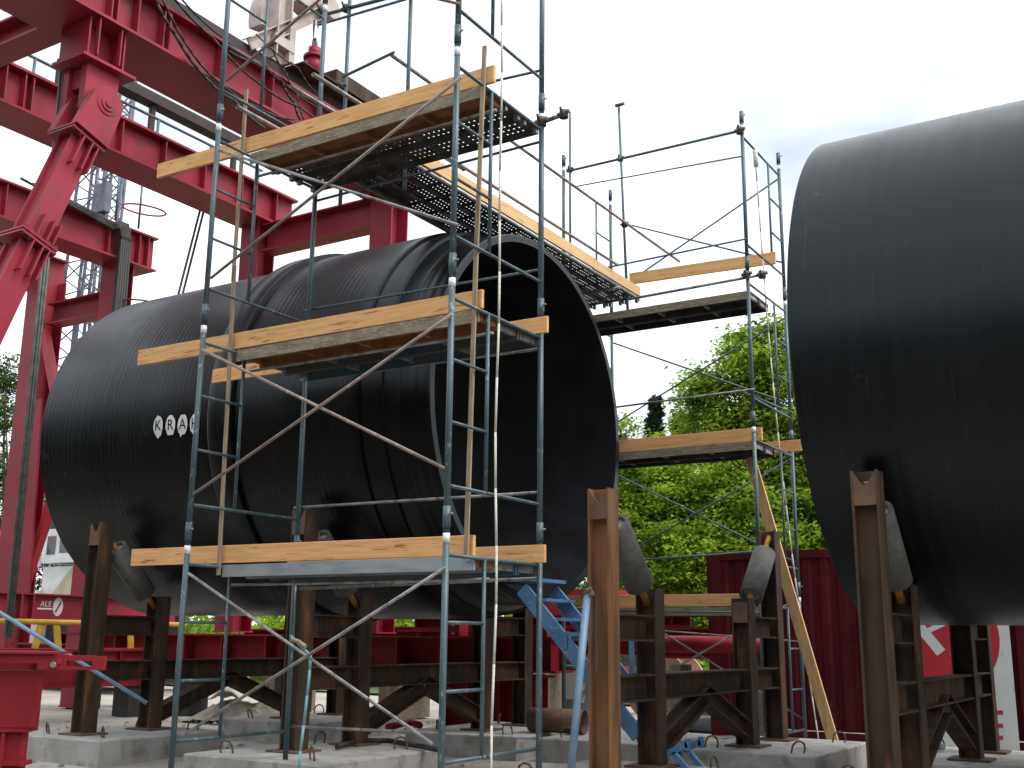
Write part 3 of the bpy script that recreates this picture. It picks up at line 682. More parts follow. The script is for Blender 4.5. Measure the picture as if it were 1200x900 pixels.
def knuckle(f, name='bolted_joint'):
    a = ptop+ld*f
    k = MB().bar(a-ld*.045, a-ld*.012, .56, .56, lsd).bar(a+ld*.012, a+ld*.045, .56, .56, lsd).build(name, 'red', gt)
    for s in (-.24, -.13, .13, .24):
        p = a+lsd*s+Vector((.25, 0, 0))
        MB().tube(p-ld*.075, p+ld*.085, .026, 6).build('bolt', 'rust', k)
    for s in (-.07, .08, .18):
        p = a+lsd*s+Vector((.21, 0, 0))
        MB().prism(p+ld*.05, p+ld*.50, [(-.012, -.07), (.012, -.07), (.012, .07), (-.012, .07)], (1, 0, 0)).build('gusset', 'red', k)
        MB().prism(p-ld*.05, p-ld*.38, [(-.012, -.07), (.012, -.07), (.012, .07), (-.012, .07)], (1, 0, 0)).build('gusset', 'red', k)
# clevis head with pin
cl = MB(); n = 18
prof = [(.25*math.cos(math.pi*i/n), .25*math.sin(math.pi*i/n)) for i in range(n+1)]+[(-.28, -.58), (.28, -.58)]
def pl(x): return [Vector((x, ptop.y, ptop.z))+lsd*a-ld*b for a, b in prof]
for xa in (-4.12, -4.62):
    A, B = pl(xa), pl(xa+.14); nn = len(prof)
    cl.add(A+B, [tuple(range(nn)), tuple(range(2*nn-1, nn-1, -1))]+[(i, (i+1) % nn, nn+(i+1) % nn, nn+i) for i in range(nn)])
cl.build('clevis', 'red', gt)
for r0, x0 in ((.17, -3.965), (.115, -3.945), (.06, -3.925)):
    MB().tube((-4.66, ptop.y, ptop.z), (x0, ptop.y, ptop.z), r0, 28).build('pin', 'red', gt)
legseg(.60, 2.33, .27, .25, 'leg_section'); legseg(2.43, 9.15, .27, .25, 'leg_section')
for xx in (-4.155, -4.445):      # outer flanges of the leg stand proud of the web
    for f0, f1 in ((.62, 2.30), (2.46, 9.1)):
        MB().bar(ptop+ld*f0+Vector((xx+4.30, 0, 0)), ptop+ld*f1+Vector((xx+4.30, 0, 0)), .03, .37, lsd).build('leg_flange', 'red', gt)
knuckle(.60); knuckle(2.38)
# skid track, plates and machinery on the first girder
MB().box(G1X-.95, G1X-.30, -2.2, 9.0, GZ1+.12, GZ1+.40).build('skid_track', 'darkbeam', gt)
for y in [-1+.9*i for i in range(11)]: MB().box(G1X-.85, G1X-.40, y, y+.12, GZ1+.003, GZ1+.118).build('track_packer', 'red', gt)
MB().box(G1X-.55, G1X+.10, 5.3, 8.4, GZ1+.403, GZ1+.43).box(G1X-.5, G1X+.05, 6.2, 8.3, GZ1+.433, GZ1+.72).build('cover_plate', 'rust', gt)
ring_c = hit(352, 45, 0, -4.4); rx = -4.4
mb = MB(); nr = 40
vs = []
for (rr, xx) in ((.98, rx), (.98, rx-.30), (.68, rx-.30), (.68, rx)):
    vs += [(xx, ring_c.y+rr*math.cos(R(60+132*i/(nr-1))), ring_c.z+rr*math.sin(R(60+132*i/(nr-1)))) for i in range(nr)]
mb.add(vs, [(k*nr+i, k*nr+i+1, ((k+1) % 4)*nr+i+1, ((k+1) % 4)*nr+i) for k in range(4) for i in range(nr-1)]+[(0, nr, 2*nr, 3*nr), (4*nr-1, 3*nr-1, 2*nr-1, nr-1)], False)
mb.build('sheave_ring', 'beige', gt)
a = hit(322, 92, 0, -4.3); MB().ibeam((-4.3, a.y, GZ1+.40), (-4.3, a.y, 13.4), .34, .34, .03, .05, (0, 1, 0)).build('mast_post', 'beige', gt)
MB().box(-4.48, -4.12, a.y-.22, a.y+.26, GZ1+.62, GZ1+.80).box(-4.46, -4.14, a.y+.18, a.y+.28, GZ1+.45, GZ1+1.1).build('mast_collar', 'beige', gt)
b0 = hit(292, 52, 0, -4.25); b1 = hit(378, 14, 0, -4.25); MB().ibeam(b0, b1, .22, .2, .02, .03).build('ring_beam', 'beige', gt)
MB().tube(Vector((-4.35, b1.y, b1.z)), Vector((-4.0, b1.y, b1.z)), .20, 20).build('cylinder_head', 'beige', gt)
j0 = hit(367, 88, 0, -4.15); jt = hit(366, 22, 0, -4.15)
jk = MB().tube(j0, j0+Vector((0, 0, .32)), .15, 16).tube(j0+Vector((0, 0, .30)), j0+Vector((0, 0, .36)), .19, 16).tube(j0+Vector((0, 0, .36)), j0+Vector((0, 0, .52)), .11, 16).build('hydraulic_jack', 'red', gt)
T(j0+Vector((0, 0, .5)), Vector((j0.x, j0.y, jt.z)), .055, 'piston_rod', 'chrome', jk, 14)
# handrails on the girders
def rail(t, X, Y0, Y1, z, m='blue', posts=(), name='hand_rail', r=.03, zf=None):
    MB().tube((X, Y0, z), (X, Y1, z), r, 8).build(name, m, t)
    for y in posts: MB().tube((X, y, zf if zf else z-1.0), (X, y, z+.02), r*.9, 8).build('rail_post', m, t)
rail(gt, -8.5, 1.2, 9.0, 11.55, 'blue', (3.3, 4.7, 6.1, 7.5, 8.9), zf=10.72); rail(gt, -8.5, 1.2, 9.0, 11.1, 'blue')
zz = hit(212, 130, 0, -9.0).z; MB().box(-9.3, -9.0, hit(150, 95, 0, -9.0).y-1.2, 9.0, zz-.11, zz+.11).build('track_beam', 'darkbeam', gt)
for y in (4.2, 6.4, 8.7): MB().box(-9.2, -9.1, y, y+.1, 10.701, zz-.111).build('track_post', 'darkbeam', gt)
MB().box(-9.25, -8.41, 4.15, 8.9, 10.66, 10.70).build('outrigger', 'darkbeam', gt)
# cables draped along the first girder, bundle hanging under it
q = random.Random(3)
cab = [(((178, -10), (205, 40), (240, 90), (275, 118), (310, 150)), .026), (((188, -6), (225, 62), (262, 100), (300, 125), (345, 140)), .020),
       (((196, -12), (250, 45), (300, 95), (350, 125), (390, 145)), .020), (((205, -10), (262, 45), (320, 85), (375, 128)), .016),
       (((268, 60), (310, 75), (330, 95), (345, 120), (352, 140)), .022), (((318, 55), (335, 85), (348, 110), (356, 140)), .016), (((300, 40), (350, 80), (372, 110)), .012)]
for ci, (pts, r) in enumerate(cab):
    P = [hit(*p, 0, G1X+.05+.02*q.random()) for p in pts]; fine = []
    for i in range(len(P)-1):
        for k in range(4):
            f = k/4; w = P[i].lerp(P[i+1], f); w.z -= .05*math.sin(math.pi*f); fine.append(w)
    fine.append(P[-1])
    tag(MB().path(fine, r, 6).build('draped_cable', 'cable'), f'black cable draped down the side of the upper red girder, {("first", "second", "third", "fourth", "fifth", "seventh", "sixth")[ci]} from the left', 'cable', 'cables draped on the upper girder')
for k, dx in enumerate((-4, 0, 3.5)):
    a = hit(80+dx, 38, 0, -4.9); b2 = hit(9+dx*.8, 748, 0, -4.9)
    tag(T(b2, a, .021, 'strand_cable', 'steelrope', None, 8), ('left', 'middle', 'right')[k]+' of three grey steel strands hanging from the upper red girder behind the splayed leg', 'cable', 'hanging strands')
for k in (0, 1):
    a = hit(237+k*4.5, 236, 0, -9.2); b2 = hit(209+k*5, 345, 0, -9.2); d = (b2-a)
    tag(T(a-d*.1, a+d*3.0, .028, 'hoist_cable', 'steelrope', None, 6), ('left', 'right')[k]+' of two dark hoist cables slanting down behind the top of the lettered pipe', 'cable', 'hoist cables behind the pipe')

# second gantry farther away
g2 = thing('lifting_gantry', (-13, 8.4, 0), 'second red gantry farther back at the left with cables and handrails', 'gantry', 'red gantries')
girder(g2, -12.0, .8, 1.5, 9.25, 9.87, 10.70, [3.0, 4.3, 5.3, 7.9, 8.35, 8.75, 9.0], m='red')
girder(g2, -15.3, .8, 1.5, 9.25, 9.87, 10.70, [3.0, 5.0, 6.5, 8.6], m='red')
column(g2, -12.35, 8.45, .03, 9.86, .5)
cx = hit(43, 450, 1, 8.42).x
column(g2, cx, 8.42, .03, 9.86, .62)
MB().ibeam((-12.62, 8.45, 8.95), (cx+.32, 8.45, 8.95), .52, .4, .03, .025).build('tie_beam', 'red', g2)
MB().ibeam((-12.62, 8.45, 1.1), (cx+.32, 8.45, 1.1), .4, .4, .03, .025).build('tie_beam', 'red', g2)
for (p, q2) in (((52, 388), (84, 560)), ((76, 545), (22, 705))):
    a = hit(*p, 1, 8.25); b2 = hit(*q2, 1, 8.25); MB().bar(a, b2, .17, .20).build('diagonal_brace', 'signr', g2)
MB().bar(hit(22, 700, 1, 8.0), hit(38, 470, 1, 8.0), .05, .75, (1, 0, 0)).build('column_splice_plate', 'red', g2)
a = hit(105, 210, 0, -11.9)
rail(g2, -11.9, 2.5, 8.6, 12.0, 'blue', (4.1, 6.2, 7.9, 8.55), zf=10.7)
for y in (8.45,):       # hooped guard at the end of the girder
    c = Vector((-12.0, 8.75, 11.25)); hp = [c+Vector((.55*math.cos(2*math.pi*i/20), .45*math.sin(2*math.pi*i/20), -.10*math.cos(2*math.pi*i/20))) for i in range(21)]
    MB().path(hp, .022, 6).build('guard_hoop', 'red', g2)
    c = Vector((-12.0, 8.75, 8.9)); hp = [c+Vector((.55*math.cos(2*math.pi*i/20), .45*math.sin(2*math.pi*i/20), 0)) for i in range(21)]
    MB().path(hp, .022, 6).build('guard_hoop', 'red', g2)
for k in range(5):
    y = 8.12+.06*k
    pts = [Vector((-11.9+.03*k, 6.6-.3*k, 10.75)), Vector((-11.93, 7.4, 10.68-.03*k)), Vector((-11.93, 7.9, 10.60-.03*k)), Vector((-11.93, y-.08, 10.72)), Vector((-11.90, y, 10.3)), Vector((-11.9, y+.02*k, 5)), Vector((-11.9, y+.02*k, .3))]
    MB().path(pts, .030, 6).build('hydraulic_hose', 'cable', g2)
MB().box(-11.99, -11.88, 8.10, 8.34, 3, 10.6).build('cable_tray', 'dark', g2)
# header beam with the maker's mark
hx = -11.2
a = hit(18, 696, 0, hx); b2 = hit(112, 727, 0, hx); z1, z0 = a.z+.03, b2.z-.05
hb = thing('header_beam', (hx, (a.y+b2.y)/2, 0), 'red box beam with white ALE lettering behind the leftmost post', 'steel beam')
MB().box(hx-.5, hx, a.y-1.6, b2.y+2.2, z0, z0+.03).box(hx-.5, hx, a.y-1.6, b2.y+2.2, z1-.03, z1).box(hx-.3, hx-.12, a.y-1.6, b2.y+2.2, z0+.03, z1-.03).build('web_and_flanges', 'red', hb)
for x in (22, 36, 104, 111):
    y = hit(x, 710, 0, hx-.1).y; MB().box(hx-.119, hx-.004, y-.02, y+.02, z0+.031, z1-.031).build('stiffener', 'red', hb)
for y in (a.y-1.2, b2.y+1.6): MB().box(hx-.45, hx-.05, y-.2, y+.2, -.05, z0-.001).build('support', 'red', hb)
me = text_mesh('ALE', .155); c = hit(54.0, 708.0, 0, hx-.115); l = MB()
l.add([(hx-.1165, c.y+v.co.x, c.z+v.co.y) for v in me.vertices], [tuple(p.vertices) for p in me.polygons]); l.build('lettering', 'white', hb)
c2 = hit(52, 713.5, 0, hx-.115); MB().box(hx-.1185, hx-.1165, c2.y-.16, c2.y+.18, c2.z-.012, c2.z+.018).build('lettering', 'white', hb)
c = hit(68, 711, 0, hx-.115); l = MB(); l.add([(hx-.1165, c.y, c.z)]+[(hx-.1165, c.y+.115*math.cos(2*math.pi*i/24), c.z+.185*math.sin(2*math.pi*i/24)) for i in range(24)], [(0, 1+i, 1+(i+1) % 24) for i in range(24)]); em = l.build('emblem', 'white', hb)
MB().bar((hx-.1125, c.y-.05, c.z-.11), (hx-.1125, c.y+.06, c.z+.09), .004, .035, (0, 1, 0)).build('emblem_stroke', 'red', em)
# yellow hand rail
yh = thing('yellow_handrail', hit(60, 800, 0, -9.6), 'yellow tubular handrail in front of the ALE beam', 'handrail')
a = hit(-20, 727.5, 0, -9.6); b2 = hit(215, 730, 0, -9.6); b2.z = a.z
T(a, b2, .05, 'top_rail', 'yellow', yh)
ybz = hit(60, 760, 0, -9.6).z
for (xt, xb) in ((49, 41), (66, 68), (100, 96), (108, 104), (153, 153)):
    p = hit(xt, 730, 0, -9.6); p2 = hit(xb, 760, 0, -9.6); d = p2-p; MB().bar(Vector((-9.6, p.y, a.z-.02)), Vector((-9.6, p.y+d.y*1.05, ybz+.001)), .03, .13, (0, 1, 0)).build('rail_post', 'yellow', yh)

bt2 = thing('stacked_girder', (-9.6, 5.5, 0), 'deep red beam lying crosswise that carries the yellow handrail', 'steel beam', 'stacked red girders')
MB().box(-10.0, -9.45, 2.2, 8.1, ybz-.05, ybz).box(-9.85, -9.55, 2.2, 8.1, .60, ybz-.05).box(-10.0, -9.45, 2.2, 8.1, .55, .60).build('web_and_flanges', 'redd', bt2)
for y in (2.6, 5.0, 7.4): MB().box(-9.95, -9.5, y, y+.3, -.03, .549).build('support', 'dark', bt2)
for y in (2.6, 3.5, 4.4, 5.3, 6.2, 7.1, 7.9): MB().box(-9.549, -9.47, y, y+.03, .601, ybz-.051).build('stiffener', 'redd', bt2)
# foreground red support at the lower left
fx, fy = .62, -2.62
fr = thing('red_support_post', (fx, fy, 0), 'red steel support post with slotted arm in the lower left corner', 'steel post')
def at(x, y, d): return CAM+ray(x, y)*d
DF = 8.0
u = rt.copy(); u.z = 0; u.normalize(); v = Vector((-u.y, u.x, 0))
o0 = at(0, 772, DF); o0.z = 0
def fpt(a, b_, z): return o0+u*a+v*b_+Vector((0, 0, z))
zt_ = at(0, 764, DF).z
def fbox(name, a0, a1, b0, b1, z0, z1, m='redd', par=fr):
    vs = [fpt(a, b_, z) for z in (z0, z1) for b_ in (b0, b1) for a in (a0, a1)]
    return MB().add(vs, [(0, 2, 3, 1), (4, 5, 7, 6), (0, 1, 5, 4), (2, 6, 7, 3), (0, 4, 6, 2), (1, 3, 7, 5)]).build(name, m, par)
fbox('post_body', -.45, .262, .02, .16, .86, zt_-.13); fbox('post_foot', -.4, .20, .04, .15, .0, .825); fbox('foot_flange', -.45, .245, .0, .2, .83, .855)
fbox('foot_rib', .07, .09, .0, .038, .2, .825); fbox('foot_flange', -.42, .235, .01, .18, .60, .63)
# arm with an open slot
arm = MB(); th = .05
def slab4(a0, a1, zz0, zz1, b0=-.06, b1=-.01):
    vs = [fpt(a, b_, z) for z in (zz0, zz1) for b_ in (b0, b1) for a in (a0, a1)]
    arm.add(vs, [(0, 2, 3, 1), (4, 5, 7, 6), (0, 1, 5, 4), (2, 6, 7, 3), (0, 4, 6, 2), (1, 3, 7, 5)])
slab4(-.5, .48, zt_-.075, zt_-.012); slab4(.30, .505, zt_-.118, zt_-.0755); slab4(.4805, .505, zt_-.0754, zt_-.013); slab4(.5055, .69, zt_-.055, zt_-.018); slab4(.5055, .69, zt_-.118, zt_-.095); slab4(.6905, .775, zt_-.118, zt_-.022)
arm.build('slotted_arm', 'redd', fr)
fbox('arm_top_plate', -.5, .42, -.08, .25, zt_-.011, zt_+.006); 
p = fpt(.415, -.075, zt_-.085); MB().tube(p, p+v*.05, .022, 8).build('bolt', 'galv', fr)
p = fpt(.455, -.068, zt_-.06); MB().tube(p, p+v*.02, .02, 8).build('bolt', 'red', fr)
a = at(-5, 705, 8.6); b2 = at(60, 766, 8.6)
a = hit(-10, 712, 1, 0.2); b2 = hit(172, 824, 1, 1.6)
tag(T(a, b2, .024, 'fallen_tube', 'paleblue'), 'thin pale blue tube slanting behind the red support post at lower left', 'steel tube')

# ================================================================== RED CONTAINER WITH SIGN
CY, CX0, CX1, CH = 10.24, 1.20, 13.4, 2.95
ct = thing('shipping_container', (7, CY+1.2, 0), 'dark red corrugated shipping container behind the far scaffold', 'container')
mb = MB(); pr = []; x = CX0+.22
while x < CX1-.3:
    pr += [(x, 0), (x+.10, 0), (x+.14, .036), (x+.24, .036)]; x += .28
pr.append((CX1-.22, 0)); n = len(pr)
mb.add([(px, CY+.02+d, .16) for px, d in pr]+[(px, CY+.02+d, CH-.12) for px, d in pr], [(i, i+1, n+i+1, n+i) for i in range(n-1)])
mb.build('corrugated_side', 'cont', ct)
mb = MB(); pr = []; y = CY+.2
while y < CY+2.2: pr += [(y, 0), (y+.10, 0), (y+.14, .036), (y+.24, .036)]; y += .28
n = len(pr); mb.add([(CX0+.02+d, py, .16) for py, d in pr]+[(CX0+.02+d, py, CH-.12) for py, d in pr], [(i, i+1, n+i+1, n+i) for i in range(n-1)]); mb.build('corrugated_end', 'cont', ct)
for x in (CX0, CX1-.16):
    for y in (CY-.012, CY+2.26): MB().box(x, x+.24, y, y+.18, .02, CH).build('corner_post', 'cont', ct)
for z in (.02, CH-.13): MB().box(CX0+.242, CX1-.17, CY-.004, CY+.10, z, z+.125).build('side_rail', 'cont', ct)
MB().box(CX0+.003, CX0+.10, CY+.17, CY+2.25, CH-.13, CH-.005).build('end_rail', 'cont', ct)
MB().box(CX0+.1, CX1-.1, CY+.1, CY+2.36, CH-.06, CH-.02).build('roof', 'cont', ct)
sg = thing('site_sign', (5.0, CY-.03, 0), 'white sign board with red disc and white X leaning on the container', 'sign')
sx0, sx1 = hit(1050, 800, 1, CY-.06).x-.05, hit(1188, 800, 1, CY-.06).x
MB().box(sx0, sx1, CY-.06, CY-.03, .03, 2.35).build('board', 'signw', sg)
dc = hit(1100, 775, 1, CY-.062); rd = hit(1172, 755, 1, CY-.062).x-dc.x
dc.z = hit(1165, 748, 1, CY-.062).z
mb = MB(); nn = 48
mb.add([(dc.x, CY-.063, dc.z)]+[(dc.x+rd*math.cos(2*math.pi*i/nn), CY-.063, dc.z+rd*math.sin(2*math.pi*i/nn)) for i in range(nn)], [(0, 1+i, 1+(i+1) % nn) for i in range(nn)]); ds = mb.build('red_disc', 'signr', sg)
def sstroke(p, q2, w, par, m='signw', yy=CY-.067):
    a = hit(*p, 1, yy); b2 = hit(*q2, 1, yy); d = (b2-a); nrm = Vector((-d.z, 0, d.x)).normalized()*(w/2)
    MB().add([a+nrm, b2+nrm, b2-nrm, a-nrm], [(0, 1, 2, 3)]).build('stroke', m, par)
sstroke((1060, 713), (1103, 765), .15, ds); sstroke((1050, 757), (1126, 721), .075, ds, yy=CY-.070); sstroke((1068, 767), (1074, 765), .04, ds)
for y in (835, 850.5, 864.5): sstroke((1150, y), (1175.5, y), .058, sg, 'signr', CY-.064)
arcp = [(1082+26*math.cos(R(a)), 828+34*math.sin(R(a))) for a in range(40, 145, 15)]
for p, q2 in zip(arcp[:-1], arcp[1:]): sstroke(p, q2, .05, sg, 'signr', CY-.064)
p = hit(1095, 880, 2, .27)
pf = thing('cable_float', p, 'small grey plug end lying on the slab under the right pipe', 'plug'); MB().tube(p+Vector((-.1, .05, .06)), p+Vector((.12, -.05, .05)), .06, 10, .035).build('body', 'grey', pf); MB().path([p+Vector((-.1, .05, .06)), p+Vector((-.16, .08, .16)), p+Vector((-.16, .1, .3))], .012, 6).build('cord', 'rope', pf)

# ================================================================== BLUE STAIR, MACHINES AND STEEL IN THE BACKGROUND
YB = 3.9
bs = thing('blue_stair', (1.8, 4.2, 0), 'blue steel access stair under the open pipe end behind the orange post', 'stair')
a = hit(612, 690, 1, YB); b2 = hit(748, 862, 1, YB); dl = (b2-a)
for y in (YB, YB+.75):
    MB().bar(Vector((a.x, y, a.z)), Vector((b2.x, y, b2.z)), .04, .17).build('stringer', 'stair', bs)
for i in range(7):
    f = .08+i*.14; p = a+dl*f; MB().box(p.x-.03, p.x+.20, YB+.022, YB+.728, p.z-.02, p.z+.015).build('tread', 'stair', bs)
MB().box(a.x-.55, a.x+.15, YB-.05, YB+.80, a.z+.09, a.z+.13).build('landing', 'stair', bs)
for y in (YB+.02, YB+.72): xl = hit(631, 800, 1, y).x; MB().box(xl-.02, xl+.02, y, y+.05, 0, a.z+.089).build('landing_leg', 'stair', bs)
for y in (YB-.02, YB+.77):
    p = a+dl*.42; MB().box(p.x-.05, p.x+.45, y-.02, y+.02, p.z+.12, p.z+.17).box(p.x-.05, p.x, y-.02, y+.02, p.z-.02, p.z+.119).box(p.x+.40, p.x+.45, y-.02, y+.02, p.z-.35, p.z+.119).build('step_bracket', 'stair', bs)
p = hit(795, 905, 1, 3.3); bt = thing('blue_trestle', (p.x, 3.3, 0), 'low blue steel trestle at the foot of the free roller stand', 'trestle')
a = hit(780, 884, 1, 3.35); b2 = hit(813, 872, 1, 3.9)
for s in (0, .35):
    A = a+Vector((0, s, 0)); B = hit(806, 872, 1, 3.35)+Vector((0, s, 0)); 
    MB().bar(A, B, .05, .06).build('top_bar', 'stair', bt)
    MB().bar(A, Vector((A.x, A.y, 0)), .05, .05).build('leg', 'stair', bt); MB().bar(A.lerp(B, .35)-Vector((0, 0, .02)), Vector((B.x+.25, B.y, 0)), .05, .05).build('leg', 'stair', bt)
    MB().bar(B-Vector((0, 0, .06)), B+Vector((0, 0, .05)), .05, .05).build('stop', 'stair', bt)
# grey louvred generator
gy = 11.6; ga = hit(596, 838, 1, gy); gb = hit(690, 740, 1, gy)
gn = thing('generator', ((ga.x+gb.x)/2, gy+.6, 0), 'grey louvred generator seen through the blue stair', 'generator')
MB().box(ga.x, gb.x, gy, gy+1.3, .12, gb.z).build('housing', 'grey', gn)
for i in range(6): 
    z = .35+i*.22; vs = [(ga.x+.1, gy-.002, z+.15), (gb.x-.08, gy-.002, z+.15), (gb.x-.08, gy-.07, z), (ga.x+.1, gy-.07, z)]
    MB().add(vs+[(x, y+.015, zz) for x, y, zz in vs], [(0, 1, 2, 3), (7, 6, 5, 4), (0, 3, 7, 4), (1, 5, 6, 2), (3, 2, 6, 7)]).build('louvre', 'grey', gn)
p = hit(662, 818, 1, gy-.09); MB().box(p.x-.12, p.x+.24, gy-.085, gy-.072, p.z-.02, p.z+.50).build('white_notice', 'white', gn)
MB().box(ga.x+.02, ga.x+.2, gy-.12, gy-.02, .1, gb.z-.1).build('dark_post', 'dark', gn)
MB().box(gb.x-.62, gb.x-.50, gy-.2, gy-.1, .05, gb.z+.25).build('dark_post', 'dark', gn)
p = hit(638, 830, 1, 10.8); tag(T((p.x, 10.8, 0), (p.x, 10.8, 1.75), .05, 'orange_marker_post', 'signr'), 'slim orange-red marker post beside the near scaffold back leg', 'post')
# short rusty tube on a slab
a = hit(622, 838, 1, 6.05); b2 = a+Vector((.78, .10, 0)); a.z = b2.z = ZS+.165
tag(MB().hollow(a, b2, .16, .145, 24).build('short_tube', 'plate'), 'short rusty tube lying on a slab right of the near scaffold', 'steel tube')
a = hit(634, 772, 1, 8.9); o = MB().bar(a, a+Vector((2.0, .1, 0)), .14, .17).build('timber_baulk', 'oldtimber'); tag(o, 'old grey timber baulk lying level behind the blue stair', 'timber')
for dx in (.02, 1.25):
    MB().box(a.x+dx-.05, a.x+dx+.05, 8.85, 9.05, 0, a.z-.087).build('prop', 'oldtimber', o)
# spool and timber by the container
p = hit(775, 800, 1, 12.2); sp = thing('cable_spool', (p.x, 12.2, 0), 'round pinkish timber cable spool behind the free roller stand', 'cable spool')
for y in (12.0, 12.75): MB().tube((p.x, y, .66), (p.x, y+.07, .66), .66, 32).build('disc', 'spool', sp)
T((p.x, 12.071, .66), (p.x, 12.749, .66), .3, 'drum', 'cable', sp, 20)
p = hit(808, 785, 1, 12.6); MBx = MB().box(p.x-.5, p.x+.75, 12.4, 13.0, 0, .95).build('timber_crate', 'timber'); tag(MBx, 'low pale timber crate beside the spool, left of the container', 'crate')
p = hit(800, 850, 1, 11.2)
for k in range(3):
    tag(MB().tube((p.x-.6, 11.0+.24*k, .12), (p.x+.9, 11.0+.24*k, .12), .11, 14).build('short_tube', 'grey'), f'grey tube lying on the ground left of the container, {("nearest", "middle", "farthest")[k]} of three', 'steel tube', 'tubes left of the container')

# stacked red girders behind the stands
def stackgirder(x0, x1, y, z0, h, label, m='redd', st_=1.1, w=.42):
    t = thing('stacked_girder', ((x0+x1)/2, y, z0), label, 'steel beam', 'stacked red girders')
    MB().box(x0, x1, y-w/2, y+w/2, z0, z0+.035).box(x0, x1, y-w/2, y+w/2, z0+h-.035, z0+h).box(x0, x1, y-.015, y+.015, z0+.035, z0+h-.035).build('web_and_flanges', m, t)
    x = x0+.05; k = 0
    while x < x1:
        MB().box(x-.012, x+.012, y-w/2+.01, y-.016, z0+.036, z0+h-.036).build('stiffener', m, t); x += st_*(.9+.25*((k*7) % 3)/2); k += 1
    return t
stackgirder(-13.0, -.55, 8.48, .98, .56, 'long red runway girder below the pipe carrying the gantry columns', st_=1.0, w=.60)
stackgirder(-2.9, -.9, 8.55, .03, .90, 'dark red girder lying on the ground under the right end of the runway girder', st_=.6, w=.5)
for kx, x in enumerate((-12.2, -9.0, -6.3)):
    tag(MB().box(x-.25, x+.25, 8.25, 8.72, -.03, .978).build('steel_packer', 'dark'), f'dark packer block under the red runway girder, {("leftmost", "middle", "right")[kx]} of three', 'block', 'packers under the runway girder')
stackgirder(-9.0, -1.4, 10.0, 1.10, .55, 'red plate girder, front one of the stack behind the runway girder', st_=.9)
stackgirder(-8.6, 1.2, 10.9, 1.20, .52, 'red plate girder, rear one of the stack behind the runway girder', st_=1.2)
stackgirder(-4.6, -1.7, 10.0, 1.655, .24, 'short red girder on top of the stack at left', st_=.7, w=.36)
stackgirder(-2.8, .6, 10.9, 1.725, .22, 'short red girder on top of the stack at right', st_=.5, w=.36)
bx = (-8.2, -5.2, -2.2, .4)
for x in bx:
    y0 = 9.75 if x < -1.3 else 10.65
    tag(MB().box(x-.1, x+.1, y0, 11.15, -.03, 1.098).build('timber_bearer', 'oldtimber'), f'timber bearer under the red girder stack, {("leftmost", "second from left", "third from left", "rightmost")[bx.index(x)]}', 'timber', 'bearers under the red stack')
rb = thing('red_bracket', (-2.4, 8.48, 1.54), 'red bolted bracket frame lying on the girder stack behind the near scaffold', 'steel bracket')
for k, (dx, hh) in enumerate(((-.5, .42), (.1, .36), (.7, .44), (1.2, .32))):
    MB().box(-2.4+dx, -2.4+dx+.42, 8.3, 8.65, 1.542, 1.542+hh*.6).build('block', 'redd', rb)
    for bz in (.08, .22): MB().tube((-2.4+dx+.3, 8.299, 1.5+bz), (-2.4+dx+.3, 8.275, 1.5+bz), .025, 8).build('bolt', 'rollend', rb)
rt_ = MB().tube((.3, 9.2, 1.45), (2.6, 9.35, 1.45), .13, 16).build('red_tube', 'redd'); tag(rt_, 'thick red tube lying level under the blue stair landing', 'steel tube')
for x in (.6, 2.3): MB().box(x-.08, x+.08, 9.15, 9.4, 0, 1.325).build('prop', 'dark', rt_)
p = hit(672, 680, 1, 13.5); rk = thing('red_machine', (p.x, 14, 0), 'pink-red machine roof seen between the open pipe end and the orange post', 'machine')
MB().box(p.x-1.2, p.x+1.0, 13.5, 15.0, .3, p.z-.2).build('body', 'redd', rk); MB().bar((p.x-.6, 13.6, p.z-.1), (p.x+.9, 13.6, p.z+.75), .3, .22).build('boom', 'signr', rk)
# rubble heap with tarpaulin
q = random.Random(12); bc = hit(286, 806, 1, 7.6); zt0 = hit(286, 791, 1, 7.6).z; zb0 = hit(286, 822, 1, 7.6).z
mb = MB(); n = 34; vs = []
for j in range(n+1):
    for i in range(n+1):
        X = (i/n-.5)*4.2; Y = (j/n-.5)*1.1; e = math.exp(-(X/1.15)**4-(Y/.42)**2)
        vs.append((bc.x+.2+X, 7.62+Y, (zb0+.02)*e+q.uniform(-.02, .07)*min(1, e*2)-.03))
mb.add(vs, [(j*(n+1)+i, j*(n+1)+i+1, (j+1)*(n+1)+i+1, (j+1)*(n+1)+i) for j in range(n) for i in range(n)])
o = mb.build('rubble_heap', 'rubble'); o['kind'] = 'stuff'; o['label'] = 'heap of grey rubble and earth under the pipe'
mb = MB(); n = 16; vs = []
for j in range(n+1):
    for i in range(n+1):
        a_ = (i/n-.5)*2; b_ = (j/n-.5)*2; e = max(0, 1-abs(a_+.12)**1.15)*(1-.55*b_*b_)
        vs.append((bc.x+a_*.50, 7.58+b_*.36, zb0+(zt0-zb0)*e+.018*math.sin(a_*9+b_*7)+q.uniform(-.008, .008)))
mb.add(vs, [(j*(n+1)+i, j*(n+1)+i+1, (j+1)*(n+1)+i+1, (j+1)*(n+1)+i) for j in range(n) for i in range(n)], True)
tg = tag(mb.build('tarpaulin', 'bag'), 'white tarpaulin crumpled over the rubble heap under the pipe', 'tarpaulin'); sol = tg.modifiers.new('thick', 'SOLIDIFY'); sol.thickness = .02
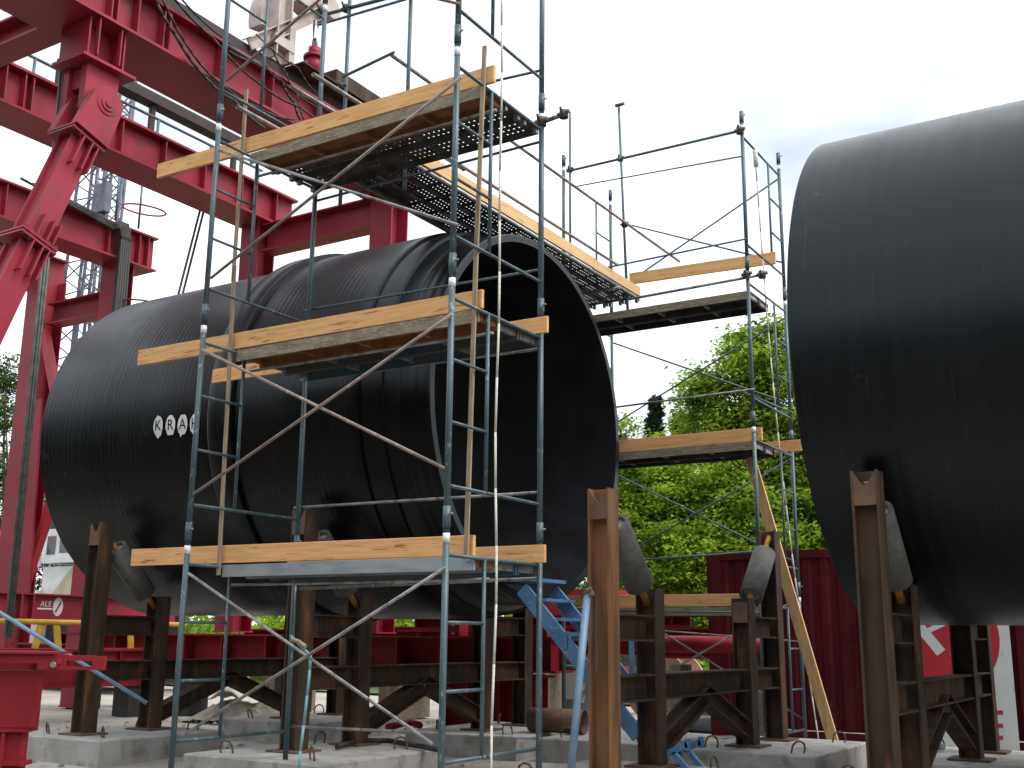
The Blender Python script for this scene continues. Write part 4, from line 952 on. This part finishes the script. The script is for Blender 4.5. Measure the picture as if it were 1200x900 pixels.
# hoses and loose bars on the slabs
for k, (pts, m_, lab) in enumerate(((((395, 875), (420, 868), (455, 868), (490, 874), (520, 880)), 'cable', 'dark hose lying on the slab beside the brown post'),
                                ((( 455, 852), (480, 846), (492, 850)), 'redd', 'short red bar lying on the slab by the brown post'))):
    P = [hit(*p, 2, ZS+.04) for p in pts]; tag(MB().path(P, .03 if k == 0 else .05, 8).build('loose_hose' if k == 0 else 'loose_bar', m_), lab, 'hose' if k == 0 else 'steel bar')

# ================================================================== CRAWLER CRANE AT THE LEFT
cp = hit(70, 690, 1, 13.0)
cr = thing('crawler_crane', (cp.x, 13.6, 0), 'white crawler crane with cream panel behind the left end of the pipe', 'crane')
D = depth(cp); k = D/FPX
def cpx(x, y, Y=13.0): return hit(x, y, 1, Y)
a = cpx(46, 694); b2 = cpx(112, 662)
MB().box(a.x, b2.x+2.5, 13.05, 15.2, a.z-.3, b2.z).build('engine_house', 'white', cr)
c0, c1 = cpx(48, 660, 12.9), cpx(90, 618, 12.9)
cabm = MB().box(c0.x, c1.x, 12.9, 14.2, c0.z, c1.z).build('cab', 'white', cr)
w0, w1 = cpx(54, 650, 12.89), cpx(66, 628, 12.89); MB().box(w0.x, w1.x, 12.885, 12.898, w0.z, w1.z).build('window', 'glass', cabm)
w0, w1 = cpx(69, 648, 12.89), cpx(84, 627, 12.89); MB().box(w0.x, w1.x, 12.885, 12.898, w0.z, w1.z).build('window', 'glass', cabm)
s0, s1 = cpx(58, 692, 12.95), cpx(98, 664, 12.95)
MB().add([(s0.x, 12.95, s0.z-.2), (s1.x+.6, 12.95, s0.z-.2), (s1.x+.6, 13.04, s1.z), (s0.x+(s1.x-s0.x)*.55, 13.04, s1.z)], [(0, 1, 2, 3)]).build('sloped_panel', 'cream', cr)
a = cpx(28, 655); MB().tube((a.x, 12.8, a.z), (a.x+.9, 12.8, a.z-.1), .2, 12).build('hose_drum', 'white', cr)
for y in (12.7, 15.0):
    tr = MB().box(cp.x-3.0, cp.x+4.5, y, y+.6, .25, 1.0).tube((cp.x-3.0, y, .62), (cp.x-3.0, y+.6, .62), .375, 16).tube((cp.x+4.5, y, .62), (cp.x+4.5, y+.6, .62), .375, 16).build('track', 'dark', cr)
MB().box(cp.x-1.8, cp.x+3, 13.3, 15.0, .8, cpx(46, 694).z-.31).build('carbody', 'dark', cr)
# two lattice booms
def lattice(t, p0, p1, w, nseg, name='lattice_boom'):
    p0, p1 = Vector(p0), Vector(p1); ax = (p1-p0).normalized(); sx = Vector((1, 0, 0)); sx = (sx-ax*ax.dot(sx)).normalized(); sy = ax.cross(sx)
    cs = [sx*a*w/2+sy*b*w/2 for a, b in ((-1, -1), (1, -1), (1, 1), (-1, 1))]
    mb = MB()
    for c in cs: mb.tube(p0+c, p1+c, .055, 8)
    for i in range(nseg):
        a, b = p0.lerp(p1, i/nseg), p0.lerp(p1, (i+1)/nseg)
        for j in range(4):
            c, d = cs[j], cs[(j+1) % 4]
            if i % 2: c, d = d, c
            mb.tube(a+c, b+d, .025, 5)
    return mb.build(name, 'lattice', t)
la, lb = hit(84, 470, 1, 14.0), hit(122, 175, 1, 14.0); d = lb-la
lattice(cr, Vector((la.x-d.x*.55, 14.0, la.z-d.z*.55)), lb+d*.6, .95, 34)
la, lb = hit(106, 400, 1, 16.0), hit(131, 175, 1, 16.0); d = lb-la
lattice(cr, la-d*1.2, lb+d*.5, .8, 34)
hb0 = hit(117, 240, 1, 13.3); MB().box(hb0.x-.28, hb0.x+.28, 13.25, 13.5, hb0.z-.25, hb0.z+.7).tube((hb0.x, 13.4, hb0.z-1.1), (hb0.x, 13.4, hb0.z-.3), .14, 8).build('hook_block', 'lattice', cr)
for dx in (-.2, .2): T((hb0.x+dx, 13.4, hb0.z+1.2), (hb0.x+dx+.4, 13.4, hb0.z+9), .025, 'hoist_line', 'steelrope', cr, 6)
# white lorry bits at the far left
wp = hit(5, 700, 1, 12.0); wl = thing('white_loader', (wp.x, 12.5, 0), 'white machine arm beyond the red column at the left edge', 'loader')
MB().bar(hit(-20, 600, 1, 12.0), hit(6, 668, 1, 12.0), .3, .35).build('arm', 'white', wl); MB().box(wp.x-2.2, wp.x+.2, 11.9, 13.5, .5, hit(5, 690, 1, 12.0).z).build('body', 'white', wl)
for dx in (-1.7, -.4): MB().tube((wp.x+dx, 11.85, .5), (wp.x+dx, 12.2, .5), .5, 20).build('wheel', 'dark', wl)

# ================================================================== TREES
def tree(label, name, base, blobs, nleaf, size, lm, Y, seed, trunk_r=.22, group=None, flat=.38, bx=None):
    """blobs: (px, py, rx, ry) ellipses in the picture, placed at the tree's own distance"""
    q = random.Random(seed); t = thing(name, (base[0], base[1], base[2]), label, 'tree', group)
    kk = depth(hit(base[3], 600, 1, Y))/FPX
    B = []
    for (px, py, rx, ry) in blobs:
        c = hit(px, py, 1, Y); c.y += q.uniform(-.6, .6); B.append((c, rx*kk, ry*kk))
    tw = MB(); root = Vector(base[:3]); top = max((b[0].z for b in B)); fork = Vector((root.x+q.uniform(-.2, .2), root.y, root.z+(top-root.z)*.35))
    tw.tube(root-Vector((0, 0, .3)), fork, trunk_r, 10, trunk_r*.72)
    tips = []
    for c, rx, ry in B:
        mid = fork.lerp(c, .55)+Vector((q.uniform(-.3, .3), q.uniform(-.3, .3), q.uniform(0, .5)))
        tw.tube(fork, mid, trunk_r*.5, 7, trunk_r*.3); tw.tube(mid, c, trunk_r*.3, 6, trunk_r*.14)
        for _ in range(7):
            a = q.uniform(0, 6.28); e = q.uniform(-.3, 1.2); p = c+Vector((math.cos(a)*math.cos(e)*rx, math.sin(a)*math.cos(e)*rx*.9, math.sin(e)*ry))*.82
            st_ = mid.lerp(c, q.uniform(.3, 1)); tw.tube(st_, p, trunk_r*.12, 5, .012); tips.append(p)
    tw.build('trunk', 'bark', t)
    tot = sum(rx*ry for _, rx, ry in B); vs = []; fs = []
    for c, rx, ry in B:
        n = int(nleaf*rx*ry/tot); nc = max(8, n//42)
        for _ in range(nc):
            while True:
                d = Vector((q.gauss(0, 1), q.gauss(0, 1), q.gauss(0, 1)))
                if d.length > .01: break
            d.normalize(); rr = q.uniform(.45, 1.0)**.6*q.choice((1, 1, 1, 1.12))
            cc = c+Vector((d.x*rx*rr, d.y*rx*.9*rr, d.z*ry*rr)); cs = size*q.uniform(1.5, 3.2)
            for _ in range(42):
                p = cc+Vector((q.gauss(0, cs), q.gauss(0, cs), q.gauss(0, cs*flat)))
                nrm = Vector((q.gauss(0, .5), q.gauss(0, .5)-.25, q.gauss(.9, .35))).normalized()
                a = nrm.orthogonal().normalized(); a = Matrix.Rotation(q.uniform(0, 6.28), 3, nrm) @ a; b_ = nrm.cross(a)
                s = size*q.uniform(.45, .95); k0 = len(vs)
                vs += [p-a*s, p+b_*s*.55+nrm*s*.12, p+a*s, p-b_*s*.55+nrm*s*.12]; fs.append((k0, k0+1, k0+2, k0+3))
    me = bpy.data.meshes.new('crown'); me.from_pydata([tuple(v-root) for v in vs], [], fs); me.materials.append(M[lm]); link(bpy.data.objects.new('crown', me), root, t)
    return t
def gnd(px, Y): p = hit(px, 760, 1, Y); return (p.x, Y, max(0, (Y-19))*.06, px)
tree('tall bright green maple reaching above the far scaffold deck', 'maple_tree', gnd(930, 24), [(905, 425, 52, 48), (868, 412, 34, 26), (850, 470, 55, 45), (935, 470, 50, 55), (822, 452, 26, 24), (822, 505, 32, 30), (880, 530, 70, 50), (950, 560, 45, 70), (915, 620, 60, 60)], 52000, .115, 'leaf', 24, 1, .26, 'spring trees behind the site')
tree('broad bright green maple filling the gap below the far scaffold deck', 'maple_tree', gnd(778, 22), [(770, 585, 60, 45), (840, 590, 60, 45), (745, 645, 45, 45), (815, 655, 55, 45), (880, 650, 55, 50), (780, 705, 55, 35), (735, 570, 30, 40), (850, 715, 50, 35)], 50000, .105, 'leaf', 22, 2, .2, 'spring trees behind the site')
tree('green maple behind the right pipe, only its left side showing', 'maple_tree', gnd(1040, 25), [(985, 600, 50, 70), (1040, 520, 70, 60), (1100, 600, 80, 60), (1030, 680, 70, 50)], 20000, .12, 'leaf', 25, 3, .26, 'spring trees behind the site')
tree('green maple hidden mostly behind the open pipe end', 'maple_tree', gnd(640, 24), [(690, 600, 45, 45), (640, 560, 60, 50), (580, 600, 60, 50), (660, 670, 60, 40)], 15000, .12, 'leaf', 24, 4, .24, 'spring trees behind the site')
tree('broad green tree standing farther back between the conifers and the container', 'maple_tree', gnd(860, 30), [(760, 610, 60, 50), (830, 600, 70, 60), (900, 590, 70, 70), (970, 600, 60, 70), (790, 680, 70, 50), (870, 680, 80, 50), (950, 680, 70, 50)], 30000, .15, 'leaf', 30, 14, .25, 'spring trees behind the site')
def conifer(label, px, Y, ytop, wpx, seed):
    q = random.Random(seed); b0 = gnd(px, Y); top = hit(px, ytop, 1, Y); root = Vector(b0[:3]); t = thing('conifer_tree', root, label, 'tree', 'dark conifers')
    MB().tube(root-Vector((0, 0, .3)), top, .2, 8, .03).build('trunk', 'bark', t)
    H_ = top.z-root.z; wm = wpx*depth(top)/FPX; vs = []; fs = []
    for i in range(34):
        f = i/33; z = root.z+H_*(.15+.85*f); L = wm*(1-f)**.75+.12
        for j in range(14):
            a = q.uniform(0, 6.28); l = L*q.uniform(.6, 1.1); d = Vector((math.cos(a), math.sin(a), -.18)); c = Vector((top.x+(root.x-top.x)*(1-f), Y, z))
            for _ in range(16):
                p = c+d*l*q.uniform(.2, 1)+Vector((q.gauss(0, .09), q.gauss(0, .09), q.gauss(0, .07))); s = q.uniform(.10, .22)
                u_ = Vector((q.gauss(0, 1), q.gauss(0, 1), q.gauss(0, .5))).normalized(); w_ = u_.cross(Vector((q.random(), q.random(), 1))).normalized(); k0 = len(vs)
                vs += [p-u_*s, p+w_*s*.4, p+u_*s, p-w_*s*.4]; fs.append((k0, k0+1, k0+2, k0+3))
    me = bpy.data.meshes.new('crown'); me.from_pydata([tuple(v-root) for v in vs], [], fs); me.materials.append(M['needle']); link(bpy.data.objects.new('crown', me), root, t)
conifer('dark pointed conifer rising behind the far scaffold toe board', 768, 33, 470, 34, 1)
conifer('dark conifer with blunt top right of the pointed one', 796, 34, 488, 36, 2)
conifer('dark conifer half hidden behind the open pipe end', 728, 41, 512, 30, 3)
tree('sparse young tree with pale leaves beside the dark conifers', 'young_tree', gnd(745, 30), [(738, 505, 16, 22), (752, 525, 20, 18), (730, 535, 14, 20)], 1300, .13, 'leaf', 30, 8, .1, 'spring trees behind the site')
tree('dark broadleaf tree at the left edge, tallest there', 'broadleaf_tree', gnd(-10, 30), [(8, 440, 26, 24), (-20, 470, 50, 50), (15, 490, 20, 24), (10, 560, 36, 40), (-40, 560, 60, 60), (30, 610, 34, 36)], 24000, .15, 'leafd', 30, 9, .25, 'dark trees at the left edge')
tree('dark green tree behind the white crane cab', 'broadleaf_tree', gnd(70, 32), [(60, 600, 40, 45), (90, 640, 40, 40), (30, 660, 40, 40), (110, 590, 50, 40)], 16000, .15, 'leafd', 32, 10, .22, 'dark trees at the left edge')
# undergrowth along the bank
q = random.Random(77); vs = []; fs = []
for _ in range(1500):
    px = q.choice((q.uniform(600, 1150), q.uniform(600, 1150), q.uniform(-60, 600))); Y = q.uniform(19, 24)
    p0 = hit(px, 750, 1, Y); hgt = q.uniform(.3, 1.5) if px > 600 else q.uniform(1.2, 3.4)
    for _ in range(26):
        p = Vector((p0.x+q.gauss(0, .35), Y+q.gauss(0, .35), (Y-19)*.06+q.random()**.7*hgt)); nrm = Vector((q.gauss(0, .6), q.gauss(0, .6)-.2, q.gauss(.7, .4))).normalized()
        a = nrm.orthogonal().normalized(); a = Matrix.Rotation(q.uniform(0, 6.28), 3, nrm) @ a; b_ = nrm.cross(a); s = q.uniform(.06, .14)*(1 if px > 600 else 1.6); k0 = len(vs)
        vs += [p-a*s, p+b_*s*.5, p+a*s, p-b_*s*.5]; fs.append((k0, k0+1, k0+2, k0+3))
me = bpy.data.meshes.new('undergrowth'); me.from_pydata([tuple(v) for v in vs], [], fs); me.materials.append(M['leaf'])
o = link(bpy.data.objects.new('undergrowth', me), Vector((0, 0, 0))); o['kind'] = 'stuff'; o['label'] = 'leafy green undergrowth along the bank'

# unseen trees added behind and beside the camera to darken the pipe reflections
q = random.Random(5); vs = []; fs = []
def leafquad(p, s):
    nrm = Vector((q.gauss(0, 1), q.gauss(0, 1), q.gauss(.4, .8))).normalized()
    a = nrm.orthogonal().normalized(); a = Matrix.Rotation(q.uniform(0, 6.28), 3, nrm) @ a; b_ = nrm.cross(a); k0 = len(vs)
    vs.extend([p-a*s, p+b_*s*.6, p+a*s, p-b_*s*.6]); fs.append((k0, k0+1, k0+2, k0+3))
for i in range(110):
    a = R(q.uniform(100, 262)); rr = q.uniform(32, 48)          # bearings clockwise from +Y, away from the view
    c = Vector((6+math.sin(a)*rr, -2+math.cos(a)*rr, 0)); h = q.uniform(9, 15); w = q.uniform(2.6, 4.2)
    for _ in range(420):
        f = q.random()**.8; d = Vector((q.gauss(0, 1), q.gauss(0, 1), 0)).normalized()*w*math.sin(math.pi*min(.97, .12+f*.88))*q.uniform(.5, 1.1)
        leafquad(c+d+Vector((0, 0, .4+f*h)), q.uniform(.35, .75))
me = bpy.data.meshes.new('unseen_trees'); me.from_pydata([tuple(v) for v in vs], [], fs); me.materials.append(M['leafd'])
o = link(bpy.data.objects.new('unseen_trees', me), Vector((0, 0, 0))); o['kind'] = 'stuff'; o['label'] = 'dark trees added out of view behind the camera to darken reflections'

# loose stones on the yard
q = random.Random(31); vs = []; fs = []
for _ in range(2600):
    x, y = q.uniform(-9, 6.5), q.uniform(.2, 10.0); r = .012+.045*q.random()**3; k0 = len(vs); a = q.uniform(0, 6)
    vs += [Vector((x+r*math.cos(a+i*1.57)*q.uniform(.7, 1.3), y+r*math.sin(a+i*1.57)*q.uniform(.7, 1.3), gz(x, y)+r*.15)) for i in range(4)]+[Vector((x+r*.2, y, gz(x, y)+r*.9))]
    fs += [(k0+i, k0+(i+1) % 4, k0+4) for i in range(4)]
me = bpy.data.meshes.new('loose_stones'); me.from_pydata([tuple(v) for v in vs], [], fs); me.materials.append(M['rubble'])
o = link(bpy.data.objects.new('loose_stones', me), Vector((0, 0, 0))); o['kind'] = 'stuff'; o['label'] = 'loose grey stones scattered over the yard'
